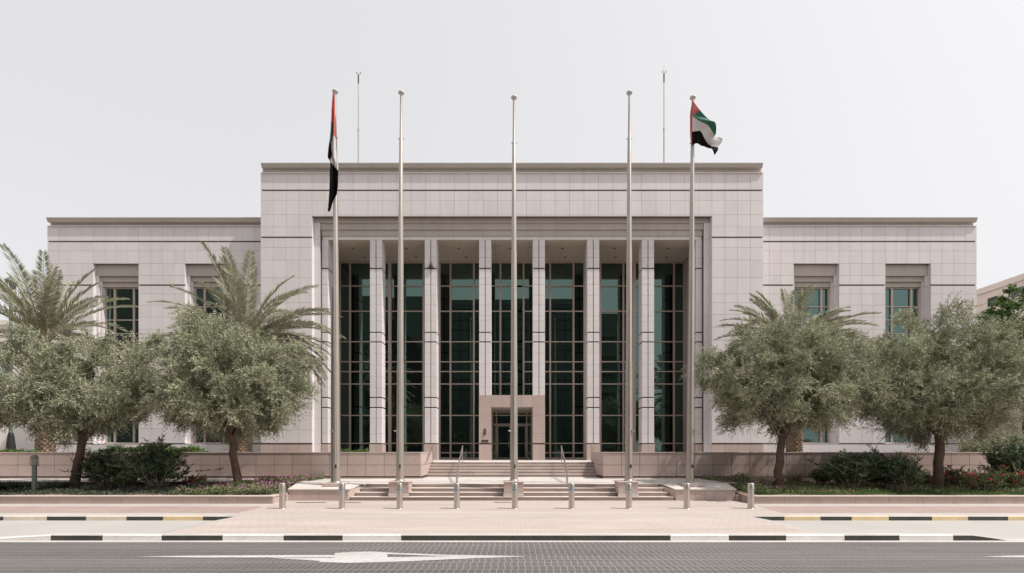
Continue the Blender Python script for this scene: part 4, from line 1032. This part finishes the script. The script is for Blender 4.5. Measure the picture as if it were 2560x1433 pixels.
# date palms
def palm(label, cx, cy, z0, zcrown, fronds, rng, L0=4.6, r0=.36):
    t = thing('date_palm', (cx, cy, z0), label, 'palm tree', 'date palms in the raised beds')
    g = MB(); n = 60
    H = zcrown - .5 - z0
    g.lathe(cx, cy, [(r0*.92, z0+H*k/10) for k in range(11)], 16)
    lv = int(H/.115)
    for k in range(lv):
        for a in range(11):
            th = 2*math.pi*(a + .5*(k%2))/11; zz = z0 + .115*k
            c, s = math.cos(th), math.sin(th); w = r0*.30
            tx, ty = -s, c; rr1 = r0*R.uniform(1.06, 1.2)
            g.raw([(cx+c*r0*.88+tx*w, cy+s*r0*.88+ty*w, zz), (cx+c*r0*.88-tx*w, cy+s*r0*.88-ty*w, zz), (cx+c*rr1-tx*w*.55, cy+s*rr1-ty*w*.55, zz+.13), (cx+c*rr1+tx*w*.55, cy+s*rr1+ty*w*.55, zz+.13),
                   (cx+c*r0*.8, cy+s*r0*.8, zz+.17)], [(0,1,2,3),(3,2,4),(0,3,4),(1,4,2)], 0, R.uniform(-.25,.25))
    g.build('trunk', M['palmtrunk'], t, origin=(cx, cy, z0))
    ribs = MB(); LV = []; LT = []
    for (az, el, L) in fronds:
        a = math.radians(az); e = math.radians(el); n = 26
        p = Vector((cx+.15*math.cos(a), cy+.15*math.sin(a), zcrown-.25+rng.uniform(-.2,.2)))
        dirh = Vector((math.cos(a), math.sin(a), 0)); pts = []; tang = []
        bend = rng.uniform(.8, 1.15) * (0.22 + 1.0*max(0.1, math.cos(e)))
        for k in range(n+1):
            f = k/n; ee = e - bend*(f**1.5)
            d = dirh*math.cos(ee) + Vector((0,0,1))*math.sin(ee)
            pts.append(p.copy()); tang.append(d.normalized()); p = p + d*(L/n)
        ribs.tube(pts, [.028*(1-k/n)+.005 for k in range(n+1)], 5, caps=False)
        tone0 = rng.normal()*.10
        m = 84; tw = rng.uniform(-.5, .5)
        for side in (-1, 1):
            for k in range(m):
                f = .12 + .88*(k+.5)/m; i = min(int(f*n), n-1); q = pts[i].lerp(pts[i+1], f*n-i); d = tang[i]
                sd_ = d.cross(Vector((0,0,1)));
                if sd_.length < .1: sd_ = Vector((-math.sin(a), math.cos(a), 0))
                sd_.normalize(); up = sd_.cross(d).normalized()
                ang = .45*math.sin(tw) 
                sv = (sd_*side*math.cos(ang) + up*math.sin(ang)*side)
                ld = (d*(.62+.55*f) + sv*.85 + up*rng.uniform(.05,.42) + Vector((0,0,-.12))).normalized()
                ll = (.52*math.sin(math.pi*min(1, (f-.06)*.92+.1))**.6 + .06) * rng.uniform(.85, 1.1)
                LV.append((q, ld, ll)); LT.append(tone0 + rng.normal()*.16)
    ribs.build('midribs', M['palmrib'], t, origin=(cx, cy, z0))
    p = np.array([v[0] for v in LV]); d = np.array([v[1] for v in LV]); l = np.array([v[2] for v in LV])
    nn = rng.normal(size=p.shape)*.5 + np.array([0,0,1.])
    V = leaf_quads(p, d, l, .046, rng, nn)
    numpy_mesh('fronds', V - np.array((cx, cy, z0)), 4, M['palm'], np.clip(np.array(LT), -.5, .8), t)
def frondset(rng, n, L, spec=()):
    out = list(spec)
    for k in range(n):
        el = rng.uniform(5, 78) if k % 4 else rng.uniform(-20, 15)
        out.append((137.5*k + rng.uniform(-12, 12), el, L*rng.uniform(.85, 1.1)))
    return out
rg = np.random.default_rng(21)
Yp1 = 24.4
palm('date palm with dense upright fronds behind the wall at the far left', X(113,Yp1), Yp1, 1.68, Z(838,Yp1), frondset(rg, 34, 4.4, [(120,80,4.4),(60,74,4.5),(170,62,4.4),(10,50,4.3),(-10,30,4.2),(0,10,3.9),(185,40,4.2)]), rg)
palm('date palm with drooping fronds reaching over the main block pier', X(610,Yp1), Yp1, 1.68, Z(838,Yp1), frondset(rg, 30, 4.3, [(150,68,4.3),(20,60,4.6),(5,42,4.6),(85,86,4.2),(170,30,4.5),(0,28,4.6),(-8,12,4.6),(6,0,4.4),(-3,-12,4.4),(2,-22,4.2),(100,76,4.0),(40,72,4.3),(2,34,5.0),(-5,22,5.0),(4,8,4.8),(178,44,4.4),(175,18,4.6),(190,58,4.3),(12,26,4.9),(-15,18,4.8),(8,4,4.7),(-4,-4,4.6),(14,-8,4.4),(-12,-16,4.4),(3,40,5.0),(-2,16,5.0)]), rg)
palm('date palm behind the tree on the right, mostly hidden by it', X(1985,Yp1), Yp1, 1.68, Z(862,Yp1), frondset(rg, 30, 3.6, [(180,44,3.9),(172,60,3.7),(150,75,3.6),(8,55,3.7),(95,84,3.4),(0,18,4.0),(185,18,3.9),(70,80,3.5),(120,70,3.5),(30,58,3.7),(5,34,4.0),(175,32,3.9),(160,55,3.6)]), rg)

# ------------------------------------------------------------------ shrubs
def oleander(label, cx, cy, z0, w, h, rng, nst=16, leafmat='oleander', ll=.20, lw=.036, name='oleander_shrub', flowers=None, group='oleander bushes', den=1.0, cat='shrub'):
    t = thing(name, (cx, cy, z0), label, cat, group)
    g = MB(); P = []; D = []
    for s in range(nst):
        a = rng.uniform(0, 2*math.pi); r = w*.5*math.sqrt(rng.random())
        tip = Vector((cx+r*math.cos(a), cy+r*.8*math.sin(a), z0+h*rng.uniform(.72,1.05)*(1-.45*(r/(w*.5))**2)))
        b = Vector((cx+.12*math.cos(a), cy+.12*math.sin(a), z0-.03)); mid = b.lerp(tip, .5)+Vector((.12*math.cos(a)*r, .1*math.sin(a)*r, 0))
        g.tube([b, mid, tip], [.018,.012,.005], 5, caps=False)
        brs = [(b, mid, tip)]
        for q in range(7):
            f = rng.uniform(.25, .85); st = b.lerp(mid, f*2) if f < .5 else mid.lerp(tip, f*2-1)
            e = st + Vector((rng.normal()*.16*w, rng.normal()*.14*w, abs(rng.normal())*.14*h+.08)); 
            if e.z < z0+.05: e.z = z0+.05
            g.tube([st, e], [.007,.003], 4, caps=False); brs.append((st, st.lerp(e,.5), e))
        for (b_, m_, t_) in brs:
            nl = int(26*den)
            for k in range(nl):
                f = .25+.75*(k+rng.random())/nl; q = b_.lerp(m_, f*2) if f < .5 else m_.lerp(t_, f*2-1)
                d = (t_-b_).normalized(); th = rng.uniform(0, 6.28)
                sd_ = Vector((math.cos(th), math.sin(th), rng.uniform(-.1,.6)))
                P.append(q); D.append((sd_ + d*rng.uniform(.3,.9)).normalized())
    g.build('stems', M['twig'], t, origin=(cx, cy, z0))
    P = np.array(P); D = np.array(D); n = len(P)
    V = leaf_quads(P, D, ll*rng.uniform(.65,1.2,n), lw*rng.uniform(.7,1.3,n), rng); T = rng.normal(size=n)*.38
    numpy_mesh('foliage', V-np.array((cx,cy,z0)), 4, M[leafmat], np.clip(T,-.6,1.), t)
    if flowers:
        m_, nf = flowers; fp = []
        for k in range(nf):
            i = rng.integers(n); c = P[i] + np.array([0,-.03,.05]) + rng.normal(size=3)*.03
            for q in range(6): fp.append(c)
        fp = np.array(fp); V = leaf_quads(fp, rng.normal(size=fp.shape)+np.array([0,-.4,.5]), .085, .065, rng)
        numpy_mesh('blossoms', V-np.array((cx,cy,z0)), 4, M[m_], rng.normal(size=len(fp))*.2, t)
    return t
sh = np.random.default_rng(31)
def bed(px, py):
    """point on the soil of the bed seen at photo position"""
    Y = 18.5
    for _ in range(8):
        z = hsoil(X(px, Y), Y); Y = (CZ - z) * F / (py - HZ)
    return X(px, Y), Y, hsoil(X(px, Y), Y)
for (px, py, w, h, nst, lab) in [
    (268,1212,1.9,1.68,24,'dark leafy oleander left of a pair, near the forked tree'),
    (392,1213,2.5,1.85,38,'wide dark oleander right of a pair, in the left bed'),
    (2128,1214,1.9,1.72,28,'dark oleander in the right bed, behind the lamp post'),
    (2215,1217,1.6,1.62,22,'dark oleander in the middle of the right bed clump'),
    (2262,1212,1.5,1.68,18,'open oleander with bare stems, right end of the clump'),
    (2538,1205,2.0,2.1,28,'tall oleander at the right edge of the right bed')]:
    x, y, z = bed(px, py); oleander(lab, x, y, z, w, h, sh, nst)
x, y, z = bed(312, 1222); oleander('low bush with pink flowers in front of the left oleanders', x, y, z, 1.3, .75, sh, 12, 'cover', .10, .035, 'flowering_shrub', ('magenta', 16), 'flowering bushes')
x, y, z = bed(495, 1212); oleander('small rose bush with red flowers between the left trees', x, y, z, .9, .5, sh, 9, 'cover', .08, .03, 'flowering_shrub', ('red', 9), 'flowering bushes', den=.5)
x, y, z = bed(2055, 1212); oleander('light green bushy plant left of the dark right oleanders', x, y, z, 1.1, .75, sh, 12, 'cover', .10, .03, 'leafy_shrub', None, 'flowering bushes')
x, y, z = bed(2310, 1216); oleander('low bush with red flowers left of the far right trunk', x, y, z, .9, .55, sh, 9, 'cover', .08, .03, 'flowering_shrub', ('red', 12), 'flowering bushes')
for i, (px, py, lab) in enumerate(((2395,1222,'rambling bush with red flowers right of the far right trunk'),(2455,1220,'middle red flowered bush at the right end of the bed'),(2515,1221,'red flowered bush in front of the tall right edge oleander'),(2575,1219,'red flowered bush cut by the right picture edge'))):
    x, y, z = bed(px, py); oleander(lab, x, y, z, 1.4, .88, sh, 18, 'cover', .085, .035, 'flowering_shrub', ('red', 30), 'red flowered bushes')
# dry grass tuft
def tuft(label, cx, cy, z0, w, h, n, m, rng, name='grass_tuft', cat='grass tuft', group=None, lw=.012, kind=None):
    a = rng.uniform(0, 6.28, n); rr = rng.random(n)*.35
    base = np.stack([cx+rr*w*.4*np.cos(a), cy+rr*w*.4*np.sin(a), np.full(n, z0)], 1)
    d = np.stack([np.cos(a)*rng.uniform(.1,1,n)*w/h*.6, np.sin(a)*rng.uniform(.1,1,n)*w/h*.6, np.ones(n)], 1)
    V = leaf_quads(base, d, h*rng.uniform(.6,1.1,n), lw, rng)
    o = numpy_mesh(name, V-np.array((cx,cy,z0)), 4, M[m], rng.normal(size=n)*.2, None, (cx,cy,z0)); return tag(o, label, cat, group, kind)
x, y, z = bed(1905, 1211); tuft('pale dry grass tuft left of the trunk by the right platform', x, y, z, 1.3, .75, 700, 'drygrass', sh, group='dry grass tufts')
x, y, z = bed(1985, 1209); tuft('pale dry grass tuft right of the trunk by the right platform', x, y, z, 1.1, .65, 500, 'drygrass', sh, group='dry grass tufts')
for i, (px, py, ht) in enumerate(((10,1228,.42),(48,1226,.45),(125,1227,.46),(160,1226,.40))):
    labs = ['dark spiky plant at the left picture edge','dark spiky plant left of the garden lamp','dark spiky plant right of the garden lamp','dark spiky plant left of the leaning trunk']
    x, y, z = bed(px, py); tuft(labs[i], x, y, z, 1.1, ht, 500, 'dark_cover', sh, 'spiky_plant', 'plant', 'dark spiky plants by the garden lamp', .028)
x, y, z = bed(225, 1222); tuft('small dark spiky plant right of the leaning trunk', x, y, z, .8, .32, 260, 'dark_cover', sh, 'spiky_plant', 'plant', 'dark spiky plants by the garden lamp', .026)

# ground cover (uncountable)
def cover(name, label, regions, m, n, ll, lw, rng, flowers=None, hgt=.1, cat='ground cover'):
    P = []
    while len(P) < n:
        rg_ = regions[rng.integers(len(regions))]
        x = rng.uniform(rg_[0], rg_[1]); y = rng.uniform(rg_[2], rg_[3])
        den = .5 + .5*math.sin(x*2.3+y*1.7)*math.cos(x*.9-y*2.9)
        if rng.random() > .25 + .75*den: continue
        P.append((x, y, hsoil(x, y) + rng.random()**1.4*hgt*(.4+den)))
    P = np.array(P); V = leaf_quads(P, rng.normal(size=P.shape)*.8+np.array([0,0,.9]), ll*rng.uniform(.6,1.3,n), lw, rng)
    mats = [M[m]]; T = rng.normal(size=n)*.25; mi = np.zeros(n, int)
    if flowers:
        fm, nf = flowers; mats.append(M[fm]); idx = rng.integers(0, n, nf)
        fp = np.repeat(P[idx]+np.array([0,0,hgt*.7]), 6, axis=0); V2 = leaf_quads(fp, rng.normal(size=fp.shape)+np.array([0,-.3,.4]), .042, .036, rng)
        V = np.vstack([V, V2]); T = np.concatenate([T, rng.normal(size=len(fp))*.2]); mi = np.concatenate([mi, np.ones(len(fp), int)])
    o = numpy_mesh(name, V, 4, mats, T, mi=mi); tag(o, label, cat, None, 'stuff'); return o
cv = np.random.default_rng(41)
cover('ground_cover', 'low green ground cover scattered across the left bed', [(-21,-8.5,16.95,18.6),(-21,-11.8,17.2,19.6)], 'dark_cover', 20000, .09, .03, cv, ('magenta', 70), .08)
cover('magenta_flowers', 'patch of magenta flowers beside the left platform', [(-12.2,-8.5,17.0,19.0),(-10.6,-8.5,17.1,20.8),(-9.6,-8.45,17,21.9)], 'cover', 18000, .10, .035, cv, ('magenta', 400), .22)
cover('magenta_flowers', 'low flowers beside the right platform, partly in shade', [(8.5,10.4,17.2,21.8)], 'cover', 11000, .10, .04, cv, ('magenta', 130), .20)
cover('grass', 'strip of green grass along the front of the right bed', [(8.5,28,16.95,17.9)], 'grass', 30000, .09, .012, cv, None, .02)
cover('ground_cover', 'low green ground cover under the right bushes', [(9.2,22,17.5,20.5)], 'cover', 15000, .09, .035, cv, ('red', 30), .10)
# hedge strip in the raised beds
def strip(label, x0, x1, y0, y1, z0, h, n, rng, m='cover', name='low_hedge', cat='hedge', group='low planting along the raised beds'):
    P = np.stack([rng.uniform(x0,x1,n), rng.uniform(y0,y1,n), z0+rng.random(n)**.8*h], 1)
    P[:,2] += (P[:,2]-z0)*(.35*np.sin(P[:,0]*5.3)+.3*np.sin(P[:,0]*13+1)) + rng.normal(size=n)*.02
    V = leaf_quads(P, rng.normal(size=P.shape)+np.array([0,0,.8]), .10*rng.uniform(.6,1.2,n), .04, rng)
    o = numpy_mesh(name, V, 4, M[m], rng.normal(size=n)*.22); tag(o, label, cat, group)
strip('bright green low hedge on top of the left retaining wall', X(265,23), X(512,23), 22.5, 23.4, 1.66, .26, 9000, cv, 'leaf_green')
strip('thin green edging on the left retaining wall near the steps', X(850,23), X(925,23), 22.5, 23.0, 1.66, .16, 1800, cv, 'leaf_green')
strip('thin green edging on the left retaining wall at the far left', X(5,23), X(105,23), 22.5, 23.0, 1.66, .15, 2000, cv, 'leaf_green')
strip('grey-green leafy hedge behind the right end of the retaining wall', X(2425,23), X(2560,23), 22.6, 23.8, 1.60, .8, 12000, cv, 'leaf')

# ------------------------------------------------------------------ neighbouring buildings
def simple_building(name, label, x0, x1, y0, y1, z0, z1, wallm, faces, group=None):
    t = thing(name, ((x0+x1)/2, (y0+y1)/2, z0), label, 'building', group)
    g = MB(); g.box(x0, x1, y0, y1, z0, z1-.4); g.build('wall', M[wallm], t)
    g = MB(); g.box(x0-.12, x1+.12, y0-.12, y1+.12, z1-.4, z1); g.build('parapet', M[wallm], t)
    for (side, a, b, za, zb) in faces:
        g = MB(); q = MB(); e = .06
        if side == 'f':
            g.box(a-.1, b+.1, y0-.05, y0+.02, za-.1, zb+.1, 0); q.box(a, b, y0-.08, y0-.052, za, zb)
        elif side == 'l':
            g.box(x0-.05, x0+.02, a-.1, b+.1, za-.1, zb+.1, 0); q.box(x0-.08, x0-.052, a, b, za, zb)
        elif side == 'k':
            g.box(a-.1, b+.1, y1-.02, y1+.05, za-.1, zb+.1, 0); q.box(a, b, y1+.052, y1+.08, za, zb)
        w = g.build('window', M[wallm], t); q.build('pane', M['far_glass'], w)
    return t
simple_building('neighbouring_building', 'plain beige building beyond the right wing, seen side-on', 34, 50, 27, 62, 0, 13.6, 'cream_wall',
    [('l',33.8,34.5,12.1,12.7),('l',32.1,32.9,12.2,12.8),('l',36.5,37.6,9.0,10.4),('l',33.0,34.1,9.0,10.4),('l',29.5,30.6,9.0,10.4),('l',33.0,34.1,5.5,7.0),('l',29.5,30.6,5.5,7.0),('l',40,41.1,9.0,10.4)])
simple_building('neighbouring_building', 'bright white low building beyond the left wing', -62, -37.2, 42, 60, 1.0, 13.2, 'white_wall',
    [('f',-44.8,-43.6,8.5,11.0),('f',-41.6,-40.4,8.5,11.0),('f',-44.8,-43.6,3.6,6.2),('f',-41.6,-40.4,3.6,6.2),('f',-48,-46.8,8.5,11.0)])
# white garden wall at the left
g = MB(); g.box(-50, -29.8, 36, 36.3, 1.0, 5.0); g.bbox(-50.05, -29.75, 35.95, 36.35, 5.002, 5.15, .02); g.build('x', M['white_wall']).name = 'garden_wall'
tag(bpy.data.objects['garden_wall'], 'white garden wall beyond the left end of the building', 'wall')
# lamp post behind the left bed
xl = X(27, 29); t = thing('lamp_post', (xl, 29, 1.6), 'dark lamp post behind the wall at the far left', 'lamp post')
g = MB(); g.tube([(xl,29,1.6),(xl,29,Z(725,29))], [.10,.07], 12); g.build('pole', M['greenpost'], t)
g = MB(); g.lathe(xl, 29, [(.24,1.6),(.22,2.1),(.16,2.7),(.12,2.9),(.1,2.95)], 14); g.build('base', M['black'], t)
g = MB(); zz = Z(725,29); g.lathe(xl, 29, [(.08,zz),(.22,zz+.1),(.28,zz+.5),(.3,zz+.55),(.1,zz+.75)], 12); g.build('lamp_head', M['greenpost'], t)

# buildings across the road: what the tinted windows mirror
def grid_block(label, x0, x1, y0, y1, z1, step_x, step_z, group):
    t = thing('office_building', ((x0+x1)/2, (y0+y1)/2, 0), label, 'building', group)
    g = MB(); g.box(x0, x1, y0, y1, -.1, z1); g.build('curtain_wall', M['far_glass'], t)
    g = MB(); x = x0
    while x <= x1+.01: g.box(x-.07, x+.07, y1, y1+.08, 0, z1); x += step_x
    z = step_z
    while z < z1: g.box(x0, x1, y1+.01, y1+.07, z-.07, z+.07); z += step_z
    g.build('mullions', M['far_frame'], t)
    g = MB(); g.box(x0-.1, x1+.1, y1-.3, y1+.1, z1-.001, z1+.9)
    g.build('roof_edge', M['far_wall'], t)
simple_building('tall_block', 'tall dark block mirrored in the left wing windows', -95, -56, -34, -18, 0, 32, 'far_wall', [('k',-62+0,-60,20,23)], 'buildings mirrored in the glass')
simple_building('low_block', 'lower dark block mirrored in the second wing window from the left', -55.8, -44, -34, -18, 0, 26.2, 'far_wall', [('k',-50,-48,18,21)], 'buildings mirrored in the glass')
grid_block('glass office block mirrored in the middle portico windows', -11.8, 12.2, -34, -16, 27.0, 1.5, 1.75, 'buildings mirrored in the glass')
t = thing('balcony_building', (16.5, -26, 0), 'tall block with balconies mirrored in a right hand portico window', 'building', 'buildings mirrored in the glass')
g = MB(); g.box(14.4, 18.6, -34, -18, -.1, 26.0); g.build('wall', M['far_wall'], t)
for k in range(7):
    g = MB(); z = 2.5+3.2*k; g.box(15.2, 18.4, -18, -17.0, z, z+.9); g.build('balcony', M['far_wall'], t)
    g = MB(); g.box(15.6, 18.0, -18.0, -17.96, z+.95, z+2.6); g.build('window', M['far_glass'], t)
t = thing('arched_building', (-20, -26, 0), 'building with a pitched arch mirrored in the left portico windows', 'building', 'buildings mirrored in the glass')
g = MB(); g.box(-27, -14.6, -34, -18, -.1, 29); g.build('wall', M['far_wall'], t)
g = MB(); g.raw([(-26,-17.9,0),(-16,-17.9,0),(-16,-17.9,20),(-21,-17.9,25.0),(-26,-17.9,20),(-26,-17.97,0),(-16,-17.97,0),(-16,-17.97,20),(-21,-17.97,25.0),(-26,-17.97,20)],
   [(0,1,2,3,4),(5,9,8,7,6),(0,5,6,1),(1,6,7,2),(2,7,8,3),(3,8,9,4),(4,9,5,0)]); g.build('arch_opening', M['far_frame'], t)
for i, (x, h) in enumerate(((-9, 3.6), (-3.5, 3.2), (5.5, 3.8), (13, 4.6), (22, 7.5), (-17, 4.5))):
    labs = ['leftmost but one street tree mirrored in the glass','street tree mirrored just left of the doors','street tree mirrored right of the doors','street tree mirrored under the balcony block','tall street tree mirrored in the far right window','street tree mirrored in the far left window']
    broad_tree('street_tree', labs[i], (x,-10.5,0), (x,-10.5,h*.5), (x,-10.5,h), (h*.55,2.0,h*.45), np.random.default_rng(60+i), 'leaf_green', n_cl=36, n_tw=14, n_lf=10, ll=.20, lw=.10, trunk_r=.14, group='street trees mirrored in the glass')
